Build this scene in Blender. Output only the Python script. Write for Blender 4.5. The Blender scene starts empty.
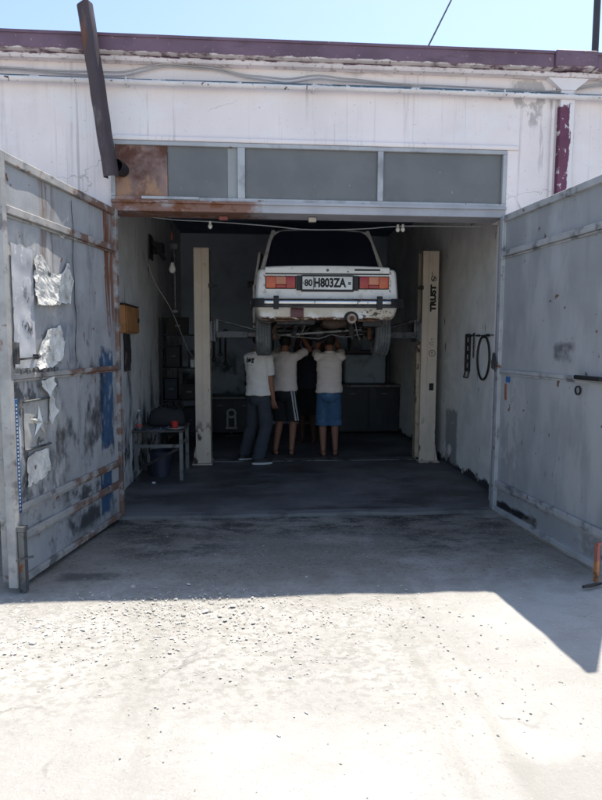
import bpy, bmesh, math, random
from math import radians as R, sin, cos, pi, atan2, sqrt
from mathutils import Vector as V, Matrix, Euler, noise
from mathutils.bvhtree import BVHTree

random.seed(7)
SC = bpy.context.scene
COL = SC.collection

# ------------------------------------------------------------------ camera
YAW, PIT, ROLL = R(4.2), R(-5.43), R(0.2)
fw = V((sin(YAW)*cos(PIT), cos(YAW)*cos(PIT), sin(PIT)))
rt0 = V((cos(YAW), -sin(YAW), 0)); up0 = rt0.cross(fw)
rt = rt0*cos(ROLL) + up0*sin(ROLL); up = up0*cos(ROLL) - rt0*sin(ROLL)
cd = bpy.data.cameras.new("camera"); cam = bpy.data.objects.new("camera", cd); COL.objects.link(cam)
m3 = Matrix((rt, up, -fw)).transposed()
cam.matrix_world = Matrix.Translation((0, 0, 1.6)) @ m3.to_4x4()
cd.sensor_fit = 'VERTICAL'; cd.sensor_height = 24; cd.lens = 18.0
cd.clip_start = .05; cd.clip_end = 2000
SC.camera = cam

# ------------------------------------------------------------------ sky and sun
SUN = V((.272, .40, 1.0)).normalized()          # towards the sun: behind the building, to the right
el = math.asin(SUN.z); az = atan2(SUN.x, SUN.y)
w = bpy.data.worlds.new("World"); SC.world = w; w.use_nodes = True
nt = w.node_tree; nt.nodes.clear()
sky = nt.nodes.new('ShaderNodeTexSky'); sky.sky_type = 'NISHITA'; sky.sun_disc = False
sky.sun_elevation = el; sky.sun_rotation = az; sky.air_density = 1.0; sky.dust_density = 0.9; sky.ozone_density = 0.6
bg = nt.nodes.new('ShaderNodeBackground'); bg.inputs['Strength'].default_value = .13
wo = nt.nodes.new('ShaderNodeOutputWorld')
nt.links.new(sky.outputs[0], bg.inputs[0]); nt.links.new(bg.outputs[0], wo.inputs[0])
sd = bpy.data.lights.new("sun", 'SUN'); sd.energy = 4.0; sd.angle = R(.5); sd.color = (1, .945, .85)
so = bpy.data.objects.new("sun", sd); COL.objects.link(so)
so.rotation_euler = SUN.to_track_quat('Z', 'Y').to_euler(); so.location = SUN*40
SC.view_settings.view_transform = 'Standard'; SC.view_settings.look = 'None'
SC.view_settings.gamma = 1; SC.view_settings.use_curve_mapping = False
SC.view_settings.exposure = 0.96
SC.render.engine = 'CYCLES'
SC.cycles.max_bounces = 9; SC.cycles.diffuse_bounces = 6

# ------------------------------------------------------------------ material helpers
def mat(name, base, rough=.8, metal=0.0, layers=(), bump=None, vary=.12, vscale=3.0, spec=.4, alpha=None, trans=None, coat=0):
    """layers: (colour, [mask, ...], rough or None); masks multiply:
       ('n', (sx,sy,sz), lo, hi) noise window;  ('b', axis, lo, hi, soft, wobble) band along an axis;  ('c', k) constant"""
    m = bpy.data.materials.new(name); m.use_nodes = True
    t = m.node_tree; N = t.nodes; L = t.links
    bs = N['Principled BSDF']
    tc = N.new('ShaderNodeTexCoord'); co = tc.outputs['Object']
    sep = N.new('ShaderNodeSeparateXYZ'); L.new(co, sep.inputs[0])
    cnt = [0]
    def nz(scale, detail=5, rough=.6):
        cnt[0] += 1
        mp = N.new('ShaderNodeMapping'); mp.inputs['Scale'].default_value = scale
        mp.inputs['Location'].default_value = (cnt[0]*3.17, cnt[0]*1.31, cnt[0]*2.23)
        L.new(co, mp.inputs[0])
        n = N.new('ShaderNodeTexNoise'); n.inputs['Scale'].default_value = 1; n.inputs['Detail'].default_value = detail
        n.inputs['Roughness'].default_value = rough
        L.new(mp.outputs[0], n.inputs['Vector']); return n.outputs['Fac']
    def mr(src, a, b, c=0., d=1.):
        k = N.new('ShaderNodeMapRange'); k.interpolation_type = 'SMOOTHSTEP'
        for i, v in zip((1, 2, 3, 4), (a, b, c, d)): k.inputs[i].default_value = v
        L.new(src, k.inputs[0]); return k.outputs[0]
    def mth(op, a, b):
        k = N.new('ShaderNodeMath'); k.operation = op
        for i, v in enumerate((a, b)):
            if isinstance(v, (int, float)): k.inputs[i].default_value = v
            else: L.new(v, k.inputs[i])
        return k.outputs[0]
    def mix(fac, a, b):
        k = N.new('ShaderNodeMix'); k.data_type = 'RGBA'
        if isinstance(fac, (int, float)): k.inputs[0].default_value = fac
        else: L.new(fac, k.inputs[0])
        for i, v in ((6, a), (7, b)):
            if isinstance(v, tuple): k.inputs[i].default_value = (*v, 1)
            else: L.new(v, k.inputs[i])
        return k.outputs[2]
    v1 = nz((vscale,)*3)
    lo = tuple(max(0, c*(1-vary)) for c in base); hi = tuple(min(1, c*(1+vary)) for c in base)
    c = mix(mr(v1, .3, .7), lo, hi)
    r = None
    for ly in layers:
        colr, masks = ly[0], ly[1]; rr = ly[2] if len(ly) > 2 else None
        f = None
        for k in masks:
            if k[0] == 'n': g = mr(nz(k[1], 6), k[2], k[3])
            elif k[0] == 'v':                       # thin crack lines: ('v', scale, width)
                vo = N.new('ShaderNodeTexVoronoi'); vo.feature = 'DISTANCE_TO_EDGE'; vo.inputs['Scale'].default_value = k[1]
                wv = N.new('ShaderNodeTexNoise'); wv.inputs['Scale'].default_value = k[1]*2.5; wv.inputs['Detail'].default_value = 6; L.new(co, wv.inputs['Vector'])
                ad = N.new('ShaderNodeVectorMath'); ad.operation = 'MULTIPLY_ADD'; ad.inputs[1].default_value = (.5/k[1],)*3
                L.new(wv.outputs['Color'], ad.inputs[0]); L.new(co, ad.inputs[2]); L.new(ad.outputs[0], vo.inputs['Vector'])
                g = mr(vo.outputs['Distance'], 0, k[2], 1., 0.)
            elif k[0] == 'b':
                ax, a, b, s, wob = k[1:]
                src = sep.outputs['XYZ'.index(ax)]
                if wob: src = mth('ADD', src, mth('MULTIPLY', mth('SUBTRACT', nz((6, 6, 6), 6, .65), .5), wob))
                g = mth('MULTIPLY', mr(src, a-s, a+s), mr(src, b-s, b+s, 1., 0.))
            else: g = k[1]
            f = g if f is None else mth('MULTIPLY', f, g)
        c = mix(f, c, colr)
        if rr is not None:
            k = N.new('ShaderNodeMix'); L.new(f, k.inputs[0])
            if r is None: k.inputs[2].default_value = rough
            else: L.new(r, k.inputs[2])
            k.inputs[3].default_value = rr; r = k.outputs[0]
    L.new(c, bs.inputs['Base Color'])
    if r is None: bs.inputs['Roughness'].default_value = rough
    else: L.new(r, bs.inputs['Roughness'])
    bs.inputs['Metallic'].default_value = metal
    bs.inputs['Specular IOR Level'].default_value = spec
    if alpha is not None: bs.inputs['Alpha'].default_value = alpha
    if trans is not None: bs.inputs['Transmission Weight'].default_value = trans
    if coat: bs.inputs['Coat Weight'].default_value = coat
    if bump:
        b = N.new('ShaderNodeBump'); b.inputs['Strength'].default_value = bump[0]; b.inputs['Distance'].default_value = bump[2] if len(bump) > 2 else .01
        L.new(nz((bump[1],)*3, 8, .7), b.inputs['Height']); L.new(b.outputs[0], bs.inputs['Normal'])
    return m

RUST = (.17, .062, .028); DARK = (.02, .02, .022)
OIL = (.018, .019, .022)
M = {}
M['plaster'] = mat('white_plaster', (.80, .725, .715), .9, vary=.06, vscale=1.2, bump=(.25, 30, .004), layers=[
    ((.69, .63, .625), [('n', (2.2, 1, .5), .52, .72)]), ((.40, .36, .36), [('v', .8, .004), ('n', (.9, 1, .9), .50, .58), ('c', .7)]),
    ((.50, .46, .46), [('n', (30, 3, .6), .58, .70), ('b', 'Z', 2.8, 3.8, .3, .5), ('c', .7)]),
    ((.42, .40, .42), [('n', (9, 3, .35), .60, .74), ('b', 'Z', 2.9, 4.2, .3, .3), ('c', .6)]),
    ((.80, .77, .78), [('n', (1.1, 1, 1.6), .5, .62), ('c', .7)]),
    ((.34, .32, .32), [('n', (7, 3, 5), .5, .58), ('b', 'X', 2.30, 2.62, .05, .2), ('b', 'Z', 3.55, 3.98, .05, .3), ('c', .75)]),
    ((.36, .35, .35), [('n', (16, 3, 1.2), .55, .62), ('b', 'X', 2.50, 2.72, .04, .1), ('b', 'Z', 2.4, 3.8, .05, .3), ('c', .6)]),
    ((.33, .31, .31), [('n', (22, 4, .5), .56, .66), ('b', 'X', -1.75, -1.42, .1, .2), ('c', .5)]),
    ((.40, .36, .36), [('n', (5, 5, 9), .55, .62), ('b', 'Z', 3.97, 4.12, .03, .12), ('c', .7)]),
    ((.45, .42, .42), [('n', (40, 4, 40), .64, .70), ('c', .8)]),
    ((.30, .29, .28), [('b', 'Z', -1, .35, .15, .4), ('n', (3, 3, 3), .4, .6)]),
])
M['fascia'] = mat('purple_fascia_paint', (.145, .09, .125), .6, vary=.2, layers=[
    ((.66, .61, .62), [('b', 'Z', 3.0, 4.024, .004, .06)]),
    ((.105, .07, .09), [('n', (3, 2, 12), .55, .7)]),
    ((.30, .22, .22), [('n', (26, 8, 30), .63, .67)]),
])
M['pilaster'] = mat('peeling_pilaster_paint', (.14, .045, .085), .7, vary=.2, bump=(.4, 40, .004), layers=[
    ((.72, .68, .70), [('b', 'Z', 3.74, 9, .01, .25)]),
    ((.74, .70, .71), [('b', 'X', 2.825, 2.90, .004, .07), ('n', (20, 8, 7), .36, .44)]),
    ((.55, .50, .51), [('n', (20, 8, 10), .60, .64)]),
])
M['whitepaint'] = mat('worn_white_paint', (.62, .60, .60), .6, layers=[
    ((.06, .10, .12), [('n', (30, 30, 30), .60, .64)]), (RUST, [('n', (14, 14, 14), .64, .69)])], bump=(.3, 60, .003))
M['gaspipe'] = mat('chipped_pipe_paint', (.66, .63, .64), .6, layers=[
    ((.07, .13, .17), [('b', 'Z', .006, 1, .004, .02), ('n', (7, 7, 7), .38, .44)]),
    ((.10, .06, .05), [('n', (22, 22, 22), .61, .65)])], bump=(.3, 60, .003))
M['cable'] = mat('grey_cable', (.36, .35, .36), .7)
M['blackcable'] = mat('black_cable', (.02, .02, .022), .5)
M['gutter'] = mat('brown_gutter_steel', (.065, .048, .055), .55, .3, layers=[(RUST, [('n', (6, 6, 2.5), .55, .72), ('c', .7)]), ((.13, .11, .115), [('n', (11, 11, 2), .58, .68)])], bump=(.3, 30, .003))
M['rustpanel'] = mat('rusty_sheet', (.25, .165, .15), .75, .1, vary=.25, vscale=5, layers=[
    ((.11, .045, .03), [('n', (2.5, 2, 3), .50, .66)]),
    ((.38, .25, .20), [('n', (5, 2, 2.2), .52, .68)]),
    ((.36, .21, .13), [('b', 'Z', 2.86, 3.05, .04, .15), ('n', (9, 3, 6), .42, .6)])], bump=(.35, 25, .004))
M['lintel'] = mat('painted_lintel_steel', (.38, .38, .41), .6, .1, layers=[
    ((.22, .115, .085), [('b', 'X', -3, -.02, .10, .5), ('n', (4, 4, 8), .30, .46)]),
    (RUST, [('b', 'X', -3, .05, .1, .6), ('n', (8, 8, 14), .54, .62)]),
    (RUST, [('n', (10, 10, 10), .66, .71)])], bump=(.3, 30, .003))
M['winframe'] = mat('grey_window_frame', (.40, .41, .43), .6, layers=[(RUST, [('n', (7, 7, 7), .64, .70)]), ((.24, .24, .25), [('n', (4, 4, 4), .5, .7)])])
M['pane'] = mat('dusty_glass', (.165, .165, .165), .35, vary=.10, spec=.5, alpha=.82, layers=[((.20, .20, .195), [('n', (1.2, 1, 2), .4, .75), ('c', .7)], .5), ((.24, .235, .22), [('b', 'Z', 2.8, 2.90, .03, .08), ('n', (9, 1, 9), .4, .6), ('c', .7)], .7), ((.33, .33, .32), [('n', (25, 2, 25), .69, .73)])])
M['pane_pale'] = mat('pale_dusty_glass', (.30, .31, .31), .5, vary=.08, alpha=.95)
M['roof'] = mat('grey_roof_felt', (.16, .15, .15), .9, bump=(.4, 20))
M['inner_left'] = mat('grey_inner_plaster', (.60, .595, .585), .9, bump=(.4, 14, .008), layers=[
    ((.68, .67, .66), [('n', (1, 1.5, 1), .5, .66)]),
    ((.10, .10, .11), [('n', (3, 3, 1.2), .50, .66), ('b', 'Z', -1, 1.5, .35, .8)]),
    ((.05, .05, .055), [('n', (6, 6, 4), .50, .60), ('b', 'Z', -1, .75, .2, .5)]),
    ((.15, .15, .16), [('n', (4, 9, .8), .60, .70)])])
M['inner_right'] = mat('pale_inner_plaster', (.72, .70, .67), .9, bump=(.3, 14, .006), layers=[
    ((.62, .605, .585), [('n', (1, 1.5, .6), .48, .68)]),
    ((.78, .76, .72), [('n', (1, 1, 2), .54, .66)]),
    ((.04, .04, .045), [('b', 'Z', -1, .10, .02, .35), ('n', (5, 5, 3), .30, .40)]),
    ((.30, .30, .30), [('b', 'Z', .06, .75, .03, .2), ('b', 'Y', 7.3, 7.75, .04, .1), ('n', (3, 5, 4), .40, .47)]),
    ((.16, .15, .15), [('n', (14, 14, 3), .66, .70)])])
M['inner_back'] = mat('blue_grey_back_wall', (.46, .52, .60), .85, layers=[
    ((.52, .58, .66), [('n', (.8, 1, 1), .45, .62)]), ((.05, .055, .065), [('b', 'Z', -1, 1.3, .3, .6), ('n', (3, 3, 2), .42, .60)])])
M['inner_ceiling'] = mat('sooty_ceiling', (.14, .17, .25), .9)
M['black'] = mat('black_plastic', (.016, .016, .018), .5)
M['blackmetal'] = mat('dark_metal', (.028, .028, .031), .5, .4, layers=[((.07, .055, .05), [('n', (9, 9, 9), .55, .68)])])
M['greymetal'] = mat('worn_grey_metal', (.16, .165, .17), .5, .5, layers=[((.05, .05, .055), [('n', (6, 6, 6), .5, .65)]), (RUST, [('n', (9, 9, 9), .60, .70)])])
M['rustmetal'] = mat('rusty_metal', (.15, .075, .045), .8, .2, vary=.4, vscale=12, layers=[((.05, .04, .035), [('n', (9, 9, 9), .5, .65)])], bump=(.5, 40, .003))

# ------------------------------------------------------------------ geometry helpers
def finish(me, name, m, parent=None, smooth=None, loc=None, rotz=0):
    if m is not None: me.materials.append(m)
    if smooth is not None: shade(me, smooth)
    o = bpy.data.objects.new(name, me); COL.objects.link(o)
    if parent is not None: o.parent = parent
    if loc is not None: o.location = loc
    o.rotation_euler[2] = rotz
    return o
def shade(me, ang):
    bm = bmesh.new(); bm.from_mesh(me)
    for f in bm.faces: f.smooth = True
    a = R(ang)
    for e in bm.edges:
        if len(e.link_faces) == 2: e.smooth = e.calc_face_angle(0) < a
        else: e.smooth = False
    bm.to_mesh(me); bm.free()
def tag(o, label, cat, group=None, kind=None):
    if label: o['label'] = label
    if cat: o['category'] = cat
    if group: o['group'] = group
    if kind: o['kind'] = kind
    return o
def struct(o): o['kind'] = 'structure'; return o
def empty(name, loc=(0, 0, 0), rotz=0):
    o = bpy.data.objects.new(name, None); COL.objects.link(o); o.location = loc; o.rotation_euler = (0, 0, rotz)
    o.empty_display_size = .2; return o

class MB:
    def __init__(s): s.bm = bmesh.new()
    def box(s, x0, x1, y0, y1, z0, z1, bev=0, seg=1, mtx=None):
        b = bmesh.new(); bmesh.ops.create_cube(b, size=1)
        for v in b.verts:
            v.co = V((x0+(x1-x0)*(v.co.x+.5), y0+(y1-y0)*(v.co.y+.5), z0+(z1-z0)*(v.co.z+.5)))
        if bev: bmesh.ops.bevel(b, geom=list(b.edges), offset=bev, segments=seg, affect='EDGES', profile=.6)
        if mtx is not None: bmesh.ops.transform(b, matrix=mtx, verts=b.verts)
        s.add(b); return s
    def add(s, b):
        me = bpy.data.meshes.new('t'); b.to_mesh(me); b.free(); s.bm.from_mesh(me); bpy.data.meshes.remove(me); return s
    def bar(s, p0, p1, wx, wy, bev=0, roll=0):
        p0, p1 = V(p0), V(p1); d = p1-p0; L = d.length
        q = d.to_track_quat('Z', 'Y') @ Euler((0, 0, roll)).to_quaternion()
        mt = Matrix.Translation(p0) @ q.to_matrix().to_4x4()
        return s.box(-wx/2, wx/2, -wy/2, wy/2, 0, L, bev, 1, mt)
    def rings(s, rs, cap=True, closed=False):
        vs = [[s.bm.verts.new(p) for p in r] for r in rs]; n = len(rs[0])
        pairs = list(zip(vs, vs[1:])) + ([(vs[-1], vs[0])] if closed else [])
        for a, b in pairs:
            for i in range(n):
                s.bm.faces.new((a[i], a[(i+1) % n], b[(i+1) % n], b[i]))
        if cap and not closed:
            s.bm.faces.new(list(reversed(vs[0]))); s.bm.faces.new(vs[-1])
        return s
    def tube(s, pts, r, n=8, closed=False):
        pts = [V(p) for p in pts]; rs = []; prev = None
        for i, p in enumerate(pts):
            if closed: t = (pts[(i+1) % len(pts)]-pts[i-1])
            else: t = pts[min(i+1, len(pts)-1)]-pts[max(i-1, 0)]
            t.normalize()
            if prev is None:
                a = t.orthogonal().normalized()
            else:
                a = (prev - t*prev.dot(t)).normalized()
            prev = a; b = t.cross(a)
            rr = r[i] if isinstance(r, (list, tuple)) else r
            rs.append([p + (a*cos(2*pi*k/n)+b*sin(2*pi*k/n))*rr for k in range(n)])
        return s.rings(rs, True, closed)
    def cyl(s, p0, p1, r0, r1=None, n=20): return s.tube([p0, p1], [r0, r0 if r1 is None else r1], n)
    def lathe(s, prof, origin=(0, 0, 0), axis='Z', n=32, close=True):
        """prof: (radius, height) list"""
        o = V(origin); rs = []
        for k in range(n):
            a = 2*pi*k/n
            ring = []
            for r, h in prof:
                if axis == 'Z': p = V((r*cos(a), r*sin(a), h))
                elif axis == 'X': p = V((h, r*cos(a), r*sin(a)))
                else: p = V((r*sin(a), h, r*cos(a)))
                ring.append(o+p)
            rs.append(ring)
        vs = [[s.bm.verts.new(p) for p in r] for r in rs]
        for i in range(n):
            a, b = vs[i], vs[(i+1) % n]
            m_ = len(prof)
            for j in range(m_ if close else m_-1):
                s.bm.faces.new((a[j], b[j], b[(j+1) % m_], a[(j+1) % m_]))
        bmesh.ops.remove_doubles(s.bm, verts=s.bm.verts, dist=1e-5)
        return s
    def prism(s, poly, axis, a, b):
        def mk(p, h): return {'X': V((h, p[0], p[1])), 'Y': V((p[0], h, p[1])), 'Z': V((p[0], p[1], h))}[axis]
        A = [s.bm.verts.new(mk(p, a)) for p in poly]; B = [s.bm.verts.new(mk(p, b)) for p in poly]; n = len(poly)
        s.bm.faces.new(A); s.bm.faces.new(list(reversed(B)))
        for i in range(n): s.bm.faces.new((A[(i+1) % n], A[i], B[i], B[(i+1) % n]))
        return s
    def sphere(s, c, r, sub=3):
        b = bmesh.new(); bmesh.ops.create_icosphere(b, subdivisions=sub, radius=1)
        rr = (r, r, r) if isinstance(r, (int, float)) else r
        for v in b.verts: v.co = V((v.co.x*rr[0]+c[0], v.co.y*rr[1]+c[1], v.co.z*rr[2]+c[2]))
        return s.add(b)
    def grid(s, f, nu, nv):
        g = [[s.bm.verts.new(f(i/nu, j/nv)) for j in range(nv+1)] for i in range(nu+1)]
        for i in range(nu):
            for j in range(nv): s.bm.faces.new((g[i][j], g[i+1][j], g[i+1][j+1], g[i][j+1]))
        return s
    def thick(s, d): 
        bmesh.ops.recalc_face_normals(s.bm, faces=s.bm.faces)
        bmesh.ops.solidify(s.bm, geom=list(s.bm.faces), thickness=d); return s
    def mesh(s, name):
        bmesh.ops.recalc_face_normals(s.bm, faces=s.bm.faces)
        me = bpy.data.meshes.new(name); s.bm.to_mesh(me); s.bm.free(); return me
    def build(s, name, m, parent=None, smooth=None, loc=None, rotz=0):
        return finish(s.mesh(name), name, m, parent, smooth, loc, rotz)

def evaluate(me, setup):
    o = bpy.data.objects.new('tmp', me); COL.objects.link(o); setup(o)
    dg = bpy.context.evaluated_depsgraph_get(); dg.update()
    r = bpy.data.meshes.new_from_object(o.evaluated_get(dg)); bpy.data.objects.remove(o); return r
def remesh(me, vox, it=3):
    def st(o):
        k = o.modifiers.new('r', 'REMESH'); k.mode = 'VOXEL'; k.voxel_size = vox
        q = o.modifiers.new('s', 'SMOOTH'); q.factor = .5; q.iterations = it
    r = evaluate(me, st)
    for p in r.polygons: p.use_smooth = True
    return r
def text_mesh(s, size, depth=.002, bold=0, width=None):
    c = bpy.data.curves.new('t', 'FONT'); c.body = s; c.size = size; c.extrude = depth; c.offset = bold
    c.align_x = 'CENTER'; c.align_y = 'CENTER'; c.resolution_u = 3
    me = evaluate(c, lambda o: None)
    if width:
        xs = [v.co.x for v in me.vertices]; k = width/(max(xs)-min(xs)); mid = (max(xs)+min(xs))/2
        for v in me.vertices: v.co.x = (v.co.x-mid)*k
    return me

# ------------------------------------------------------------------ setting: ground and garage floor
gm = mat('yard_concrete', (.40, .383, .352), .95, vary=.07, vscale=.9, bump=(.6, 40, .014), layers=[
    ((.445, .428, .395), [('n', (1.3, 1.3, 1), .46, .62)]),
    ((.36, .342, .31), [('n', (2.5, 5, 1), .48, .66), ('c', .6)]),
    ((.25, .235, .21), [('n', (42, 42, 1), .57, .69), ('n', (2.2, 2.2, 1), .42, .66), ('c', .6)]),
    ((.23, .215, .195), [('n', (130, 130, 1), .60, .69), ('c', .6)]),
    ((.53, .51, .47), [('n', (65, 65, 1), .59, .68), ('c', .7)]),
    ((.26, .245, .215), [('b', 'Y', 2.5, 3.9, .3, .9), ('b', 'X', -2.1, 1.0, .4, 1.0), ('n', (20, 26, 1), .46, .62), ('c', .6)]),
    ((.30, .285, .255), [('b', 'X', .95, 2.0, .08, .35), ('b', 'Y', 1.2, 2.12, .06, .3), ('c', .55)]),
    ((.31, .295, .26), [('b', 'X', -.75, -.45, .08, .3), ('n', (6, 1, 1), .42, .6), ('c', .5)]),
    ((.31, .295, .26), [('b', 'X', .75, 1.05, .08, .3), ('n', (6, 1, 1), .42, .6), ('c', .5)]),
    ((.16, .15, .135), [('v', .55, .008), ('n', (1.1, 1.1, 1), .48, .60), ('c', .45)]),
    ((.185, .163, .132), [('b', 'Y', 3.85, 9, .45, .9), ('n', (1.1, 1.6, 1), .15, .55), ('c', .9)]),  # shade painted in with the apron's oily dirt, fading out near the shadow edge
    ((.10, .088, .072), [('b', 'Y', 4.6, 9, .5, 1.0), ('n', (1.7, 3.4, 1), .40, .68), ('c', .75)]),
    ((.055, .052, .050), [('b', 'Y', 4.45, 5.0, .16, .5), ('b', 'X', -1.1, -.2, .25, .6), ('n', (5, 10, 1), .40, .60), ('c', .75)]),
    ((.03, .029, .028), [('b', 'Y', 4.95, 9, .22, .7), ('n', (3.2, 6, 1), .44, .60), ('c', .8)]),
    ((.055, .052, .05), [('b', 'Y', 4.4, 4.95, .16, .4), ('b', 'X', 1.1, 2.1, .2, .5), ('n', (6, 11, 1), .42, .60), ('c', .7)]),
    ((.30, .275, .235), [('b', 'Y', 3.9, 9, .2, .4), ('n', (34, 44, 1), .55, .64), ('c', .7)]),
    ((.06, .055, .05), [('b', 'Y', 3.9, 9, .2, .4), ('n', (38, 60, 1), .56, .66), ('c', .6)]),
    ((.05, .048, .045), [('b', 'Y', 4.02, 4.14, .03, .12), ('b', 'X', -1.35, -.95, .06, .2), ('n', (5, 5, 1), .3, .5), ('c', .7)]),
])
def coords(lo, hi, step, far):
    a = [lo+step*i for i in range(int(round((hi-lo)/step))+1)]
    return [-far, -60, -20, -9] + a + [9 if hi < 9 else 12, 20, 60, far]
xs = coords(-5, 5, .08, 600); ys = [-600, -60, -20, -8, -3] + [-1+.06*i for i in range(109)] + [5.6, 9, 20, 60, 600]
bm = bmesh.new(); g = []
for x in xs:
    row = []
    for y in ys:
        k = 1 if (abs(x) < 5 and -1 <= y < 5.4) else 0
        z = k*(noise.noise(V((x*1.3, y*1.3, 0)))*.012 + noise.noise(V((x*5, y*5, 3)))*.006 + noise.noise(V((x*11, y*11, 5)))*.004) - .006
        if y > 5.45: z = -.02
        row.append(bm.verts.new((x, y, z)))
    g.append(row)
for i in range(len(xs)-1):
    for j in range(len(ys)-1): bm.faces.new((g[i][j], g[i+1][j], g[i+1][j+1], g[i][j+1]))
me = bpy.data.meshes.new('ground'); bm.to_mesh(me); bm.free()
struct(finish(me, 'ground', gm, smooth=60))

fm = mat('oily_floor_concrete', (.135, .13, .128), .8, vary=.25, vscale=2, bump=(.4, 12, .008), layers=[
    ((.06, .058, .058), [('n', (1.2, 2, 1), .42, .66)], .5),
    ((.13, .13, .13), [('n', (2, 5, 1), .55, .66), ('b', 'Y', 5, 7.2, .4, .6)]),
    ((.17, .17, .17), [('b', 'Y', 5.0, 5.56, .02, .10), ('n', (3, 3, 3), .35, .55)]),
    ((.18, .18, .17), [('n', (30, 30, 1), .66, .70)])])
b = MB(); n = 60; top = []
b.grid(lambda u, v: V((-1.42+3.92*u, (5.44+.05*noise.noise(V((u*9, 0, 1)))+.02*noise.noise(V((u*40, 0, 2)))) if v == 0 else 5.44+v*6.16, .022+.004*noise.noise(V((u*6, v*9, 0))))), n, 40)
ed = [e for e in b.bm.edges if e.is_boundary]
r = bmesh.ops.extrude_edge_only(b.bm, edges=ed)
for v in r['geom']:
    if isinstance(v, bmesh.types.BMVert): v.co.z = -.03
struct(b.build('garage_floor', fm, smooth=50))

# gravel: many small chips of concrete, as the yard has near the shade line
gv = mat('gravel_chips', (.50, .475, .43), .95, vary=.35, vscale=25)
q = bmesh.new(); bmesh.ops.create_icosphere(q, subdivisions=1, radius=1)
ICV = [v.co.copy() for v in q.verts]; ICF = [[v.index for v in f.verts] for f in q.faces]; q.free()
gverts, gfaces = [], []
def chip(x, y, r):
    sx, sy, sz = random.uniform(.6, 1.5), random.uniform(.6, 1.4), random.uniform(.2, .45); a = random.uniform(0, 6.28); n0 = len(gverts)
    for v in ICV:
        c = V((v.x*sx, v.y*sy, v.z*sz))*random.uniform(.72, 1.2)*r
        gverts.append((c.x*cos(a)-c.y*sin(a)+x, c.x*sin(a)+c.y*cos(a)+y, c.z-.0012))
    gfaces.extend([[k+n0 for k in f] for f in ICF])
for _ in range(3600):
    x = random.gauss(-.7, .85); y = 3.72-abs(random.gauss(0, .42))+random.gauss(0, .10)
    if y > 4.3 or y < 1.5 or x < -2.6: continue
    chip(x, y, random.choice((.002, .002, .003, .003, .003, .004, .004, .005, .006, .009)))
for _ in range(500): chip(random.uniform(-2.2, 2.1), random.uniform(1.2, 5.2), random.choice((.002, .003, .003, .004, .006)))
for _ in range(45): chip(random.gauss(-.9, .8), random.gauss(3.4, .25), random.uniform(.008, .020))
for _ in range(120): chip(random.gauss(.9, .4), random.gauss(2.9, .3), random.choice((.003, .004, .005)))
gme = bpy.data.meshes.new('gravel'); gme.from_pydata(gverts, [], gfaces)
tag(finish(gme, 'gravel', gv), 'loose grey gravel and concrete chips scattered on the pale yard', 'gravel', kind='stuff')

# ------------------------------------------------------------------ the garage building
YF = 5.5
bld = tag(empty('garage_building', (0, 0, 0)), 'white plastered garage with purple roof edge, transom windows and open doorway', 'building')
XL, XR = -1.265, 2.275
b = MB()
b.box(-14, XL, YF, YF+.3, 2.745, 4.06).box(-14, -1.335, YF, YF+.3, -.05, 2.743).box(XR, 14, YF, YF+.3, 2.745, 4.06).box(2.335, 14, YF, YF+.3, -.05, 2.743).box(XL, XR, YF, YF+.3, 3.345, 4.06)
b.build('facade_wall', M['plaster'], bld)
b = MB()                                   # raised plaster surround round the window band
b.box(XR+.003, XR+.10, YF-.012, YF+.01, 2.4, 3.345); b.box(XL-.01, XR+.10, YF-.03, YF+.01, 3.347, 3.385, .006)
b.build('window_surround', M['plaster'], bld)
b = MB(); b.box(-14.2, 2.62, 5.35, 5.52, 4.02, 4.146, .008).box(2.62, 3.0, 5.325, 5.52, 4.025, 4.163, .008).box(3.0, 14.2, 5.35, 5.52, 4.02, 4.146, .008)
b.box(-14.2, 2.615, 5.34, 5.36, 4.132, 4.155); b.box(3.005, 14.2, 5.34, 5.36, 4.132, 4.155)
b.build('fascia', M['fascia'], bld)
b = MB(); b.box(-14.2, 14.2, 5.41, 5.497, 3.975, 4.018, .01)
b.build('soffit_board', mat('flaking_white_paint', (.66, .61, .63), .9, layers=[((.36, .29, .28), [('n', (20, 8, 34), .56, .62), ('c', .7)]), ((.105, .055, .098), [('b', 'Z', 4.004, 5, .004, .05), ('n', (7, 7, 7), .44, .54)])], bump=(.6, 40, .006)), bld)
b = MB(); b.box(-14.2, 14.2, 5.525, 11.95, 4.063, 4.14); b.build('roof', M['roof'], bld)
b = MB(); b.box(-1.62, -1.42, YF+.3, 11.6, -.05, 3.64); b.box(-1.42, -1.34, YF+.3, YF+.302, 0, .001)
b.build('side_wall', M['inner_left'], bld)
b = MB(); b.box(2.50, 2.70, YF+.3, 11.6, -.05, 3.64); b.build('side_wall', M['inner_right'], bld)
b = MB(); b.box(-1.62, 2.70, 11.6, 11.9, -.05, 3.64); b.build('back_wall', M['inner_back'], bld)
b = MB(); b.box(-1.62, 2.70, YF+.3, 11.9, 3.64, 3.72)
for y in (7.2, 9.6): b.box(-1.42, 2.5, y, y+.16, 3.5, 3.638)
b.build('ceiling', M['inner_ceiling'], bld)
b = MB(); b.box(-14, -13.8, 5.8, 11.9, -.05, 4.06).box(13.8, 14, 5.8, 11.9, -.05, 4.1).box(-14, -1.63, 11.7, 11.9, -.05, 4.1).box(2.71, 14, 11.7, 11.9, -.05, 4.1)
b.build('outer_wall', M['plaster'], bld)
b = MB(); b.box(XL+.004, XR-.004, 5.47, 5.53, 2.747, 2.832, .004); b.box(XL+.004, XR-.004, 5.53, 5.76, 2.75, 2.765); b.box(XL+.004, XR-.004, 5.45, 5.472, 2.815, 2.838)
b.build('lintel', M['lintel'], bld)
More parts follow.
